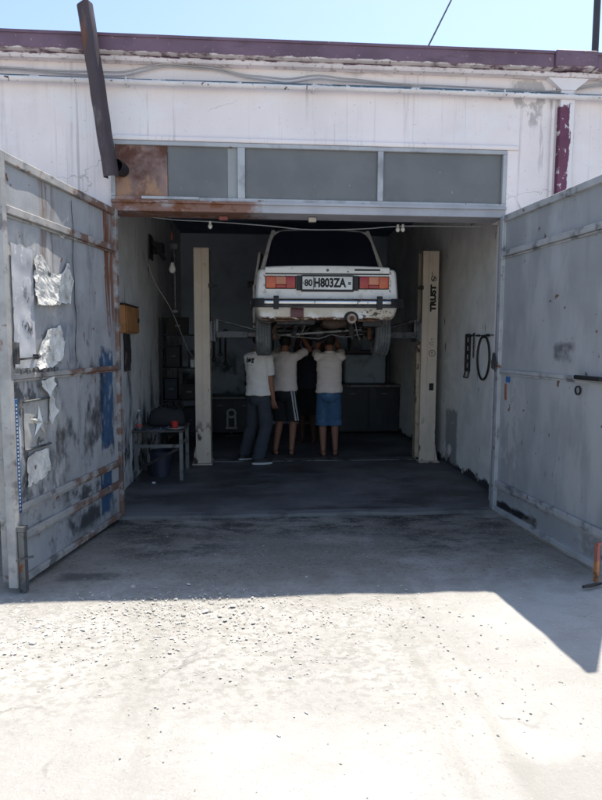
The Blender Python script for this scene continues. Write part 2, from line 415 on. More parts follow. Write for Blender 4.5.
for x0, x1 in ((-1.315, -1.262), (2.222, 2.285)):
    b = MB(); b.box(x0, x1, 5.425, 5.495, .02, 2.742, .004); b.box(x0-.03 if x0 < 0 else x0+.025, x1-.02 if x0 < 0 else x1+.045, 5.503, 5.53, .02, 2.742)
    b.build('door_post', mat('door_post_paint', ((.15, .145, .15) if x0 < 0 else (.27, .28, .30)), .6, layers=[(RUST, [('n', (9, 9, 2), .60, .68)]), ((.10, .10, .11), [('n', (9, 9, 3), .52, .66)]), ((.05, .10, .22), [('b', 'X', -2, 0, .05, 0), ('b', 'Z', .6, 1.4, .1, .4), ('n', (12, 12, 4), .44, .54)])]), bld)
# transom window band
fr = MB()
WZ0, WZ1 = 2.84, 3.343
fr.box(XL+.004, XR-.004, 5.475, 5.54, WZ1-.035, WZ1, .003).box(XL+.004, XR-.004, 5.47, 5.54, WZ0, WZ0+.03, .003)
for x0, x1 in ((XL+.004, XL+.04), (-.165, -.10), (1.085, 1.135), (XR-.04, XR-.004)):
    fr.box(x0, x1, 5.472, 5.54, WZ0+.032, WZ1-.037, .003)
tw = fr.build('transom_window', M['winframe'], bld)
for x0, x1, k in ((-.777, -.255, 'pane'), (-.253, -.167, 'pane_pale'), (-.098, 1.083, 'pane'), (1.137, XR-.042, 'pane')):
    b = MB(); b.box(x0, x1, 5.505, 5.512, WZ0+.032, WZ1-.037); b.build('pane', M[k], tw)
b = MB(); b.grid(lambda u, v: V((XL+.042+(.445)*u, 5.493+.006*noise.noise(V((u*3, v*3, 1))), WZ0+.032+(WZ1-WZ0-.07)*v)), 20, 20).thick(.004)
b.box(XL+.04, -.78, 5.462, 5.472, WZ0-.0, WZ0+.028)
b.build('rusty_panel', M['rustpanel'], tw, 40)
b = MB(); b.box(-1.0, -.5, 5.455, 5.466, WZ0+.008, WZ0+.03); b.build('sill_plate', M['winframe'], tw)
# pilaster with flared head
b = MB(); b.box(2.735, 2.865, 5.44, 5.51, -.02, 3.869, .004)
b.prism([(2.735, 3.87), (2.865, 3.87), (2.99, 3.972), (2.61, 3.972)], 'Y', 5.435, 5.505)
b.build('pilaster', M['pilaster'], bld)
b = MB(); b.box(2.675, 2.70, 5.475, 5.505, 0, 3.9); b.build('corner_strip', M['plaster'], bld)

# gas pipe and cables on the facade
b = MB(); b.tube([(x, 0, .01*noise.noise(V((x*.4, 0, 0)))) for x in [-14+.5*i for i in range(57)]], .026, 12)
pp = b.build('gas_pipe', M['gaspipe'], smooth=50, loc=(0, 5.43, 3.812)); tag(pp, 'chipped white and blue pipe running along the facade under the roof edge', 'pipe')
for x in (-3, -1.1, .5, 2.2, 3.6):
    b = MB(); b.box(x-.008, x+.008, -.029, .07, -.031, .031, .004); b.build('clamp', M['whitepaint'], pp)
def pw(x, y, Y):                     # a point of the facade cable, measured once on the facade plane
    return V((x, Y, y))
cb = [(-14, 3.93), (-5, 3.93), (-2.2, 3.90), (-1.6, 3.885), (-1.2, 3.89), (-.75, 3.975), (-.45, 3.96), (0, 3.90), (.25, 3.885), (.55, 3.925), (.8, 3.905), (1.2, 3.88), (1.5, 3.875), (1.9, 3.87), (2.3, 3.865), (2.62, 3.86), (3.2, 3.95), (14, 3.95)]
pts = []
for (xa, za), (xb, zb) in zip(cb, cb[1:]):
    for k in range(6):
        t = k/6; s_ = t*t*(3-2*t); pts.append((xa+(xb-xa)*t, 5.455, za+(zb-za)*s_))
b = MB(); b.tube(pts, .007, 6); b.tube([(p[0], p[1]+.012, p[2]-.018-.01*sin(p[0]*4)) for p in pts], .006, 6)
tag(b.build('facade_cable', M['cable'], smooth=60), 'slack grey cable pinned wavily above the chipped facade pipe', 'cable')

# leaning gutter channel and black stub pipe
p0, p1 = V((-1.225, 5.30, 2.985)), V((-1.375, 5.20, 4.285))
d = (p1-p0); L_ = d.length; z = d.normalized(); x_ = V((1, -.25, 0)); x_ = (x_-z*x_.dot(z)).normalized(); y_ = z.cross(x_)
mt = Matrix((x_, y_, z)).transposed().to_4x4(); mt.translation = p0
b = MB(); sec = [(-.052, -.055), (-.052, .02), (-.035, .045), (.035, .045), (.052, .02), (.052, -.055), (.046, -.055), (.046, .017), (.031, .039), (-.031, .039), (-.046, .017), (-.046, -.055)]
rs = []
for i in range(25):
    t = i/24; wob = .006*noise.noise(V((t*6, 0, 0)))
    kk = 1+.05*noise.noise(V((t*9, 5, 0)))
    rs.append([mt @ V((sx*kk+wob, -sy+.0*t, t*L_*(1 + (.02 if (i == 24 and sx > 0) else 0)))) for sx, sy in sec])
b.rings(rs)
gt = b.build('rain_gutter', M['gutter'], smooth=35); tag(gt, 'dark brown rusty gutter channel leaning across the roof edge down the facade', 'gutter')
b = MB(); b.lathe([(.052, -.15), (.056, -.15), (.056, .0), (.05, .0), (.05, -.14), (.0, -.25), (0, -.0), (.05, -.0)][:5], (0, 0, 0), 'Y', 20)
b.lathe([(0, -.02), (.049, -.02), (.049, -.01), (0, -.01)], (0, 0, 0), 'Y', 20)
tag(b.build('flue_pipe', mat('black_flue', (.012, .014, .02), .5), smooth=40, loc=(-1.16, 5.49, 3.09), rotz=-.15), 'short black flue pipe sticking out of the rusty transom sheet', 'pipe')

# sky line: tall pole and overhead wire
b = MB(); b.cyl((0, 0, 0), (0, 0, 15.5), .075, .06, 14); b.bar((-.5, 0, 15.2), (.5, 0, 15.2), .06, .06)
tag(b.build('utility_pole', mat('pole_steel', (.05, .05, .06), .6, .2), smooth=50, loc=(7.02, 12.6, 0)), 'tall dark pole rising behind the roof at the right', 'pole')
a_, c_ = V((1.56, 7.0, 4.19)), V((7.0, 12.6, 15.2))
mid = V((2.437, 8.0, 5.99))
b = MB(); pts = []
for i in range(25):
    t = i/24; pts.append(a_.lerp(c_, t) - V((0, 0, .55*4*t*(1-t)*.35)))
b.tube(pts, .011, 5)
tag(b.build('overhead_wire', M['blackcable']), 'thin dark wire rising from the roof into the sky', 'wire')

# ------------------------------------------------------------------ gate leaves
def gmask(*a): return list(a)
gate_l = mat('grey_gate_paint', (.37, .375, .385), .55, .15, vary=.14, vscale=2.4, bump=(.25, 9, .012), layers=[
    ((.42, .42, .42), [('n', (9, 9, .6), .52, .68), ('c', .8)]),
    ((.52, .51, .49), [('b', 'X', 1.0, 1.62, .06, .5), ('b', 'Z', .55, 2.3, .1, .5), ('n', (4, 4, 2.4), .48, .54), ('c', .85)]),
    ((.24, .245, .25), [('n', (5, 5, 1.6), .52, .66)]),
    ((.22, .17, .14), [('b', 'X', 1.02, 1.20, .04, .08), ('b', 'Z', 1.9, 2.8, .12, .2), ('n', (24, 9, 1.2), .40, .56)]),
    ((.19, .08, .045), [('b', 'X', .06, .26, .03, .08), ('b', 'Z', 1.75, 2.8, .15, .3), ('n', (18, 9, 1), .36, .52)]),
    ((.045, .095, .18), [('b', 'X', .14, .37, .012, .12), ('b', 'Z', .70, 1.52, .03, .35), ('n', (13, 9, 5), .36, .52)]),
    ((.045, .095, .18), [('b', 'X', .18, .40, .012, .10), ('b', 'Z', .14, .50, .02, .12), ('n', (9, 9, 3), .38, .48)]),
    ((.045, .095, .18), [('b', 'X', .8, 1.0, .03, .1), ('b', 'Z', 1.45, 1.75, .04, .2), ('n', (9, 9, 3), .44, .6), ('c', .5)]),
    (OIL, [('b', 'X', .30, 1.28, .12, .5), ('b', 'Z', .58, 1.45, .12, .5), ('n', (5, 5, 2.6), .48, .66), ('c', .85)], .5),
    (OIL, [('b', 'X', .35, 1.0, .08, .3), ('b', 'Z', .10, .50, .05, .2), ('n', (5, 5, 5), .46, .62), ('c', .85)], .5),
    ((.05, .05, .055), [('n', (9, 9, 5), .56, .68), ('b', 'Z', -1, 1.7, .1, .4), ('c', .7)]),
    ((.05, .05, .055), [('b', 'X', 1.3, 1.75, .05, .2), ('b', 'Z', .6, 1.6, .1, .4), ('n', (7, 7, 5), .50, .58), ('c', .8)]),
    (RUST, [('n', (13, 13, 8), .65, .70)]),
    ((.45, .45, .46), [('n', (30, 30, 10), .68, .71)]),
])
gate_frame_l = mat('chalky_gate_frame', (.33, .325, .32), .6, .1, vary=.2, vscale=6, bump=(.3, 30, .004), layers=[
    ((.40, .38, .36), [('b', 'X', .5, 1.55, .10, .6), ('n', (5, 5, 9), .40, .56)]), ((.20, .115, .085), [('b', 'X', -1, .85, .10, .6), ('n', (7, 7, 9), .40, .56)]),
    (RUST, [('n', (16, 16, 16), .60, .70), ('c', .7)]), ((.07, .07, .075), [('n', (6, 6, 6), .56, .68), ('c', .7)])])
gate_r = mat('smooth_gate_paint', (.335, .345, .36), .5, .15, vary=.10, vscale=1.6, bump=(.15, 7, .012), layers=[
    ((.42, .43, .445), [('n', (3, 3, 1.0), .48, .66)]),
    ((.30, .31, .325), [('n', (8, 8, .5), .52, .70), ('c', .7)]),
    ((.42, .425, .43), [('b', 'Z', .3, 1.34, .03, .1), ('n', (5, 5, 1.6), .50, .62), ('c', .85)]),
    ((.49, .49, .49), [('b', 'Z', .5, 1.30, .05, .2), ('b', 'X', .10, .42, .06, .2), ('n', (7, 7, 4), .46, .54), ('c', .8)]),
    ((.14, .14, .15), [('b', 'X', .90, 1.14, .03, .12), ('b', 'Z', 1.47, 1.60, .03, .10), ('n', (6, 6, 6), .35, .55)]),
    ((.03, .03, .035), [('b', 'Z', .4, 1.28, .03, .1), ('n', (30, 9, 5), .655, .69)]),
    ((.04, .14, .36), [('b', 'X', .155, .235, .006, .03), ('b', 'Z', 1.25, 1.305, .006, .02)]),
    ((.36, .13, .08), [('b', 'X', .135, .18, .006, .03), ('b', 'Z', 1.09, 1.235, .008, .03)]),
    (OIL, [('b', 'X', -.1, .75, .02, .25), ('b', 'Z', -1, .135, .012, .10)], .4),
    ((.20, .185, .17), [('b', 'Z', -1, .27, .02, .05), ('n', (4, 4, 4), .48, .6), ('c', .7)]),
    ((.16, .09, .06), [('n', (12, 12, 12), .66, .70)]),
])
gate_frame_r = mat('grey_gate_frame', (.40, .405, .415), .55, .15, vary=.12, vscale=5, layers=[
    ((.17, .175, .18), [('n', (6, 6, 6), .52, .66)]), (RUST, [('n', (12, 12, 12), .65, .70)])], bump=(.25, 30, .003))

def gate(loc, ang, L, s, mp, mf, label, rails, splits, warp):
    """local x along the leaf from the hinge, z up; the face seen from the yard is at y = s*..."""
    g = tag(empty('garage_gate', loc, ang), label, 'gate', 'steel gate leaves standing open')
    H = 2.75
    def B(x0, x1, a, c, z0, z1, bv=.004):
        y0, y1 = sorted((s*a, s*c)); return (x0, x1, y0, y1, z0, z1, bv)
    b = MB()
    b.box(*B(0, .05, -.03, .028, .03, H)); b.box(*B(L-.055, L, -.03, .03, .03, H))
    b.box(*B(.052, L-.057, -.03, .026, H-.055, H)); b.box(*B(.052, L-.057, -.03, .026, .03, .075))
    b.build('frame', mf, g)
    for z, h, dp in rails:
        b = MB(); b.box(*B(.052, L-.057, 0, dp, z-h/2, z+h/2)); b.box(*B(.052, L-.057, 0, .010, z-h/2-.018, z-h/2-.002, .002)); b.build('rail', mf, g)
    zs = [.077] + sorted(z for z, h, d in rails) + [H-.057]
    xs_ = [.052] + splits + [L-.057]
    for i in range(len(xs_)-1):
        x0, x1 = xs_[i]+.002, xs_[i+1]-.002
        b = MB(); sd_ = i*7+ang
        def f(u, v, x0=x0, x1=x1, sd_=sd_):
            e = min(u, 1-u, v, 1-v); k = min(1, e*12)
            return V((x0+(x1-x0)*u, s*(-.004+k*warp*noise.noise(V((u*2.3+sd_, v*5, 1)))+k*warp*.5*noise.noise(V((u*7+sd_, v*15, 4)))), .077+(H-.134)*v))
        b.grid(f, max(4, int((x1-x0)/.04)), 60).thick(.003*(1)); b.build('sheet_panel', mp, g, 60)
    for z in (.35, 1.4, 2.45):
        b = MB(); b.cyl((-.014, s*.0, z-.07), (-.014, 0, z+.07), .016, n=12); b.build('hinge', M['greymetal'], g, 50)
    return g

LG = gate((-1.235, 5.47, 0), atan2(-.98092, -.19439), 1.675, 1, gate_l, gate_frame_l,
          'scarred grey gate leaf at the left with crumpled pale patches and blue paint', [(2.41, .05, .03), (1.38, .035, .024), (.53, .045, .02), (.34, .05, .026)], [.76], .015)
RG = gate((2.245, 5.45, 0), atan2(-.99620, .08702), 1.66, -1, gate_r, gate_frame_r,
          'smooth grey gate leaf at the right with black handle and pale lower half', [(2.41, .05, .03), (1.35, .03, .018), (.295, .055, .022)], [], .010)
NG = gate((-1.80, 5.47, 0), atan2(-1.53, .165), 1.55, 1, mat('lilac_gate_paint', (.34, .33, .38), .6, layers=[((.04, .08, .18), [('b', 'Z', .35, .75, .05, .3), ('n', (8, 8, 4), .44, .52)]), (RUST, [('b', 'Z', .1, .8, .1, .4), ('n', (8, 8, 4), .48, .56)]), (OIL, [('b', 'Z', .5, 1.7, .1, .4), ('n', (8, 8, 4), .54, .60)])]), gate_frame_l,
          'lilac grey gate leaf of the next bay, just behind the scarred left leaf', [(2.41, .05, .03), (1.38, .04, .02), (.30, .05, .02)], [], .006)

foil = mat('crumpled_tin', (.56, .55, .52), .75, .0, vary=.2, vscale=8, layers=[((.30, .27, .22), [('n', (9, 9, 9), .58, .70)]), ((.12, .12, .12), [('n', (7, 7, 7), .62, .68)])])
def interp(curve, u):
    for (a, za), (c, zc) in zip(curve, curve[1:]):
        if a <= u <= c: return za+(zc-za)*(u-a)/(c-a)
    return curve[-1][1]
def crumple(top, bot, amp, nu, nv, seed, y0=.012, mtl=foil, name='tin_patch', flat=True):
    x0, x1 = top[0][0], top[-1][0]; rnd = random.Random(seed)
    off = {}
    def f(u, v):
        x = x0+(x1-x0)*u; zt, zb = interp(top, x), interp(bot, x); z = zb+(zt-zb)*v
        p = V((x*11, z*11, seed))
        d = abs(noise.noise(p))*1.6 + .6*abs(noise.noise(p*2.1)) 
        return V((x+rnd.uniform(-.008, .008), y0+amp*(d*.9+rnd.uniform(-.12, .12)) + (.018*(1-v)**6 if flat else 0), z+rnd.uniform(-.008, .008)))
    b = MB(); b.grid(f, nu, nv).thick(.0015)
    return b.build(name, mtl, LG)
crumple([(.845, 2.20), (.90, 2.165), (.95, 2.10), (1.03, 2.075), (1.12, 2.085), (1.17, 2.15), (1.22, 2.185), (1.28, 2.185), (1.325, 2.15)], [(.845, 2.06), (.885, 1.885), (1.1, 1.865), (1.325, 1.845)], .016, 22, 18, 3)
crumple([(.98, 1.66), (1.02, 1.715), (1.12, 1.70), (1.20, 1.68), (1.28, 1.56), (1.34, 1.48)], [(.98, 1.60), (1.02, 1.50), (1.15, 1.43), (1.34, 1.42)], .018, 16, 12, 11)
crumple([(1.14, 1.36), (1.22, 1.35), (1.29, 1.34)], [(1.14, 1.30), (1.22, 1.22), (1.29, 1.29)], .015, 4, 4, 5)
crumple([(1.12, 1.22), (1.2, 1.25)], [(1.12, 1.12), (1.2, 1.02)], .015, 4, 5, 8)
crumple([(1.22, .86), (1.36, .87), (1.49, .84)], [(1.22, .70), (1.36, .66), (1.49, .64)], .015, 10, 7, 21, flat=False)
strip = mat('whitewashed_strip', (.46, .47, .50), .55, .2, vary=.12, layers=[((.07, .07, .08), [('n', (12, 12, 6), .56, .64), ('b', 'Z', 1.2, 1.95, .1, .4)]), ((.60, .60, .62), [('n', (30, 30, 18), .56, .64)])], bump=(.3, 16, .006))
b = MB(); b.grid(lambda u, v: V((1.335+.235*u, .014+.010*noise.noise(V((u*3, v*7, 3))), 1.43+.775*v+.012*u*(1 if v > .99 else 0))), 10, 26).thick(.003); b.build('pale_strip', strip, LG, 40)
# embossed plate with a raised star
b = MB(); b.grid(lambda u, v: V((1.225+.275*u, .014+.006*noise.noise(V((u*3, v*3, 3))), .90+.305*v)), 10, 10).thick(.003)
pl = b.build('star_plate', mat('pale_tin_plate', (.52, .51, .49), .45, .4, vary=.18, vscale=9, layers=[((.16, .16, .16), [('n', (9, 9, 9), .57, .66)])]), LG, 40)
b = MB(); c = b.bm.verts.new((1.335, .045, 1.06)); ring = []
for i in range(10):
    a = pi/2+i*pi/5; rr = .115 if i % 2 == 0 else .034
    ring.append(b.bm.verts.new((1.335+rr*cos(a), .020, 1.06+rr*sin(a))))
for i in range(10): b.bm.faces.new((c, ring[i], ring[(i+1) % 10]))
b.bm.faces.new(list(reversed(ring))); b.build('star', mat('tin_star', (.55, .54, .51), .4, .4), pl)
for z0, z1 in ((.888, .90), (1.207, 1.22)):
    b = MB(); b.box(1.20, 1.51, .010, .030, z0, z1, .003); b.build('plate_edge', M['greymetal'], pl)
# perforated blue strip, latch bar, bolts
b = MB(); b.box(1.575, 1.615, .006, .022, .50, 1.24, .002); ps = b.build('perforated_strip', mat('blue_strip_paint', (.035, .09, .20), .6, layers=[((.30, .31, .33), [('n', (9, 9, 4), .55, .62)])]), LG)
b = MB()
for i in range(28): b.box(1.588, 1.602, .0215, .0235, .52+i*.025, .532+i*.025)
b.build('perforation', mat('pale_hole_paint', (.40, .42, .45), .7), ps)
b = MB(); b.bar((1.35, .045, 1.50), (1.60, .045, 1.49), .014, .014); b.box(1.575, 1.60, .01, .05, 1.46, 1.60, .003); b.box(1.36, 1.375, .01, .05, 1.485, 1.52)
b.build('latch', M['greymetal'], LG)
for x in (1.53, 1.46, 1.38, 1.27, 1.20, 1.12):
    b = MB(); b.box(x-.016, x+.016, .024, .042, 1.398, 1.425, .003); b.build('bracket', M['greymetal'], LG)
b = MB(); b.box(1.615, 1.66, .034, .075, -.0, .40, .004); b.bar((1.60, .10, .22), (1.72, .06, .235), .012, .012); b.box(1.61, 1.665, .03, .08, .40, .43)
b.build('drop_bolt', M['greymetal'], LG)
b = MB(); b.tube([(.775+.03*noise.noise(V((z*.23, 0, 0))), .010, 1.45+z*.05) for z in range(25)], [.002+.0035*abs(noise.noise(V((z*.7, 3, 0)))) for z in range(25)], 5); b.build('torn_seam', M['black'], LG)
# right leaf fittings
b = MB(); b.box(1.265, 1.56, -.075, -.045, 1.345, 1.378, .012, 2); b.box(1.29, 1.32, -.046, -.012, 1.35, 1.372); b.box(1.50, 1.53, -.046, -.012, 1.35, 1.372); b.build('handle', M['black'], RG, 40)
b = MB(); b.lathe([(.026, -.012), (.034, -.012), (.034, -.022), (.026, -.022)], (1.245, 0, 1.262), 'Y', 24); b.build('ring', M['blackmetal'], RG, 40)
b = MB()
for i in range(7):
    a = i*1.1; b.tube([(.015, -.05, 1.50), (.015+.03*sin(a), -.06-.01*cos(a), 1.47-.02*i*.4), (.015+.035*sin(a+.6), -.055, 1.42-.012*i), (.01, -.05, 1.40)], .007, 5)
b.sphere((.012, -.055, 1.49), (.018, .014, .03), 2)
b.build('chain', M['black'], RG, 50)

# small things by the gates
b = MB(); b.box(-.014, .014, -.004, .004, 0, .27, .0015); b.box(-.014, -.008, .0045, .022, 0, .265, .0015); b.box(-.016, .016, -.009, .009, .255, .275, .002)
tag(b.build('steel_stake', mat('orange_rust', (.36, .15, .06), .8, .1, vary=.3, vscale=14, layers=[((.28, .10, .08), [('b', 'Z', .15, .4, .02, .05)]), ((.08, .05, .04), [('n', (20, 20, 20), .6, .66)])]), loc=(2.285, 3.76, 0), rotz=.4), 'rusty orange steel stake standing at the foot of the right gate', 'stake')
b = MB(); b.tube([(0, 0, .012), (.06, .01, .016), (.12, .035, .014), (.16, .05, .012)], [.010, .012, .012, .008], 7)
tag(b.build('rubber_strap', M['black'], smooth=50, loc=(2.13, 3.66, 0)), 'short black rubber strap lying beside the rusty stake', 'strap')
b = MB(); b.sphere((0, 0, .02), (.045, .03, .03), 2)
for v in b.bm.verts: v.co *= 1+.25*noise.noise(v.co*30)
tag(b.build('stone', mat('white_stone', (.6, .58, .54), .9), smooth=30, loc=(2.335, 3.66, 0)), 'white broken stone beside the rusty stake', 'stone')

# ------------------------------------------------------------------ two-post lift
beige = mat('beige_lift_paint', (.64, .54, .44), .55, vary=.06, vscale=3, bump=(.1, 30, .003), layers=[
    ((.55, .46, .37), [('n', (6, 6, 1), .52, .68)]), ((.10, .08, .07), [('n', (22, 22, 7), .66, .70)]),
    ((.05, .045, .04), [('b', 'Z', -1, .5, .15, .4), ('n', (9, 9, 5), .55, .62)])])
rail_m = mat('greasy_lift_rail', (.42, .34, .24), .5, vary=.15, vscale=8, layers=[
    ((.02, .02, .02), [('n', (16, 16, 6), .54, .60), ('b', 'Z', .7, 1.6, .1, .3)]), ((.16, .07, .03), [('n', (12, 12, 5), .58, .66)])])
lift = tag(empty('vehicle_lift', (.79, 7.94, 0.02)), 'beige two post vehicle lift carrying the white sedan', 'vehicle lift')
LX = .79
def column(xo, xi, s):
    """C section: web at the outer side, flanges front and back, open side towards the car. s=+1 opens towards +x"""
    xo -= LX; xi -= LX
    b = MB(); x0, x1 = sorted((xo, xi))
    web = (x0, x0+.012) if s > 0 else (x1-.012, x1)
    b.box(web[0], web[1], -.12, .12, .012, 2.77, .002)
    fl = (x0+.0125, x1) if s > 0 else (x0, x1-.0125)
    b.box(fl[0], fl[1], -.13, -.118, .012, 2.77, .002); b.box(fl[0], fl[1], .118, .13, .012, 2.77, .002)
    ln = (x1-.012, x1) if s > 0 else (x0, x0+.012)
    b.box(ln[0], ln[1], -.117, -.07, .012, 2.765); b.box(ln[0], ln[1], .07, .117, .012, 2.765)
    # pressed fold on the front flange
    fx = x0+.105 if s > 0 else x0+.075
    wd = sorted((fx, x0 if s > 0 else x1))
    b.box(wd[0]+.002, wd[1]-.002, -.146, -.131, .012, 2.768, .004)
    c = b.build('column', beige, lift)
    b = MB(); b.box(x0-.04 if s > 0 else x0-.02, x1+.02 if s > 0 else x1+.045, -.22, .2, 0, .012, .002); b.build('base_plate', beige, c)
    b = MB(); 
    gx = x0 if s > 0 else x1; k = -1 if s > 0 else 1
    b.prism([(gx+k*.001, .013), (gx+k*.044, .013), (gx+k*.001, .24)], 'Y', -.13, -.12); b.build('gusset', beige, c)
    b = MB(); b.prism([(gx+k*.001, .013), (gx+k*.044, .013), (gx+k*.001, .24)], 'Y', .12, .13)
    b.build('gusset', beige, c)
    b = MB(); b.box(x0, x1, -.13, .13, 2.771, 2.779); 
    for qx in (x0+.02, x1-.02): b.cyl((qx, -.148, 2.735), (qx, -.13, 2.735), .012, n=10)
    b.build('top_cap', beige, c, 40)
    # carriage and its rail inside the channel
    b = MB(); rx = (x1-.055, x1+.028) if s > 0 else (x0-.045, x0+.055)
    b.box(rx[0], rx[1], -.066, .066, .05, 1.56, .004) if s < 0 else b.box(x1-.05, x1+.002, -.066, .066, .05, 1.5, .004)
    b.build('rail', rail_m, c)
    b = MB(); cx = x1+.02 if s > 0 else x0-.02
    b.box(cx-.05, cx+.05, -.11, .11, 1.60, 1.86, .006); b.box(cx+.045*s-.008, cx+.045*s+.008, -.17, .17, 1.63, 1.74, .004)
    cg = b.build('carriage', M['greymetal'], c)
    b = MB(); b.cyl((cx+.04*s, -.14, 1.60), (cx+.04*s, -.14, 1.90), .022, n=14); b.build('pin', M['greymetal'], cg, 40)
    b = MB(); b.cyl((cx+.04*s, .14, 1.60), (cx+.04*s, .14, 1.90), .022, n=14); b.build('pin', M['greymetal'], cg, 40)
    b = MB(); b.box(cx-.03, cx+.03, -.148, -.118, 2.28, 2.33, .004); b.bar((cx, -.133, 2.30), (cx+.08*s, -.14, 2.30), .02, .02); b.cyl((cx-.01*s, -.12, 1.84), (cx-.01*s, -.12, 2.75), .006, n=6); b.build('safety_lock', M['black'], cg)
    return c
CLc = column(-.80, -.605, 1); CRc = column(2.375, 2.165, -1)
def arm(col, root, tip, tele):
    root, tip = V(root), V(tip); m_ = root.lerp(tip, .58)
    b = MB(); b.bar(root, m_, .075, .085, .006); a = b.build('lift_arm', M['greymetal'], col)
    b = MB(); b.bar(root.lerp(tip, .5), tip, .055, .06, .004); b.build('arm_extension', M['greymetal'], a)
    b = MB(); b.cyl(tip+V((0, 0, -.035)), tip+V((0, 0, .0)), .028, n=14); b.cyl(tip+V((0, 0, .0)), tip+V((0, 0, .024)), .055, .055, 20); b.build('pad', M['black'], a, 40)
    b = MB(); b.bar(root+V((0, 0, .19)), root.lerp(tip, .75)+V((0, 0, .05)), .016, .016); b.bar(root+V((0, 0, .0)), root+V((0, 0, .2)), .03, .03); b.build('brace', M['greymetal'], a)
for c, sx, px in ((CLc, -1.30, -.60), (CRc, 1.28, .60)):
    arm(c, (sx, -.14, 1.685), (px, -.30, 1.685), 0); arm(c, (sx, .14, 1.685), (px*.95, .95, 1.685), 0)
b = MB(); b.box(-1.365, 1.325, -.03, .16, .0, .012, .004); b.build('floor_cover', mat('worn_cover_plate', (.23, .23, .23), .5, .4, layers=[((.05, .05, .05), [('n', (5, 9, 5), .5, .62)])]), lift)
# lettering on the right column, reading upwards
def upright(me, x, y, z, name, m, parent):     # text plane faces -y, text runs up
    for v in me.vertices:
        a, c_, e = v.co; v.co = V((x-c_, y-e, z+a))
    return finish(me, name, m, parent)
ink = mat('black_stencil_ink', (.012, .012, .014), .6)
tx = 2.305-LX
upright(text_mesh('TRUST', .095, .001, .0065, .35), tx, -.1475, 2.17, 'lettering', ink, CRc)
b = MB(); b.lathe([(.026, -.0015), (.036, -.0015), (.036, .0015), (.026, .0015)], (tx, -.1475, 2.42), 'Y', 28); b.prism([(tx-.020, 2.402), (tx-.006, 2.394), (tx+.022, 2.430), (tx+.010, 2.440)], 'Y', -.149, -.1462)
b.build('emblem', ink, CRc)
b = MB(); b.lathe([(.038, -.001), (.045, -.001), (.045, .001), (.038, .001)], (tx+.0, -.1475, 1.45), 'Y', 28); b.build('round_mark', ink, CRc)
upright(text_mesh('10', .04, .001, .001), tx, -.1475, 1.45, 'lettering', ink, CRc)
upright(text_mesh('3.2 T', .05, .001, .0), tx, -.1475, 1.60, 'lettering', mat('faded_ink', (.20, .17, .15), .7), CRc)
b = MB(); b.box(tx-.03, tx+.03, -.151, -.1465, .96, 1.055, .002); b.build('socket', ink, CRc)

# ------------------------------------------------------------------ the white sedan
car = tag(empty('sedan', (.757, 6.5, 1.40), R(-2.2)), 'boxy white sedan with rusty edges raised on the lift, seen from behind', 'car')
carp = mat('dirty_white_car_paint', (.80, .785, .76), .42, vary=.05, vscale=4, spec=.5, layers=[
    ((.60, .56, .51), [('n', (7, 7, 7), .54, .72)]),
    ((.60, .53, .43), [('b', 'Z', .40, .56, .04, .06), ('n', (5, 5, 5), .36, .56)]),
    ((.13, .055, .025), [('b', 'Z', .30, .480, .010, .05), ('n', (13, 13, 20), .42, .50)]),
    ((.13, .055, .025), [('n', (26, 26, 26), .665, .70)]),
    ((.05, .03, .02), [('b', 'X', .36, .70, .04, .1), ('b', 'Z', .47, .56, .02, .05), ('n', (22, 22, 22), .52, .58)]),
    ((.20, .10, .06), [('b', 'Z', .74, .99, .02, .04), ('b', 'X', .665, .69, .004, .02), ('n', (24, 24, 24), .54, .60)]),
    ((.20, .10, .06), [('b', 'Z', .60, .99, .02, .04), ('b', 'X', -.69, -.665, .004, .02), ('n', (24, 24, 24), .56, .62)])], bump=(.05, 12, .004))
def section(w_, zb, zt, in_):
    h = [(.0, zb+in_), (.52*w_, zb+in_), (.70*w_, zb+in_*.4), (.80*w_, zb), (.92*w_, zb+.012), (.960*w_, zb+.05), (.992*w_, zb+.13), (1.005*w_, .66), (.992*w_, .76), (.975*w_, zt-.08), (.965*w_, zt-.03), (.94*w_, zt-.006), (.88*w_, zt+.002), (.5*w_, zt+.008), (0, zt+.010)]
    return h + [(-x, z_) for x, z_ in reversed(h[1:-1])]
sts = [(.0, .728, .475, .972, 0), (.010, .750, .458, .984, 0), (.030, .765, .450, .991, 0.0), (.05, .774, .450, .995, .03), (.30, .792, .43, 1.0, .06), (.62, .80, .40, 1.005, .08), (1.2, .805, .33, 1.0, .10), (2.0, .805, .33, .99, .10), (2.9, .80, .33, .975, .10), (3.6, .79, .34, .95, .12), (3.95, .775, .35, .935, .05), (4.05, .75, .37, .91, 0)]
b = MB(); b.rings([[V((x, y, z_)) for x, z_ in section(w_, zb, zt, i_)] for y, w_, zb, zt, i_ in sts])
body = b.mesh('body')
cutters = []
for yy in (.80, 3.22):
    for sx in (-1, 1):
        c = MB(); c.cyl((sx*.52, yy, .37), (sx*.95, yy, .37), .345, n=40); cutters.append(c.mesh('cut'))
c = MB(); c.cyl((.262, -.2, .462), (.262, .045, .462), .082, n=24); c.box(.19, .36, -.2, .043, .3, .455); cm = c.mesh('cut')
cutters.append(cm)
for cm in cutters:
    co_ = bpy.data.objects.new('cut', cm); COL.objects.link(co_)
    def st(o):
        k = o.modifiers.new('b', 'BOOLEAN'); k.operation = 'DIFFERENCE'; k.solver = 'EXACT'; k.object = co_; k.use_self = True
    body = evaluate(body, st); bpy.data.objects.remove(co_)
body.name = 'body'; body.materials.clear()
bd = finish(body, 'body', carp, car, 28)
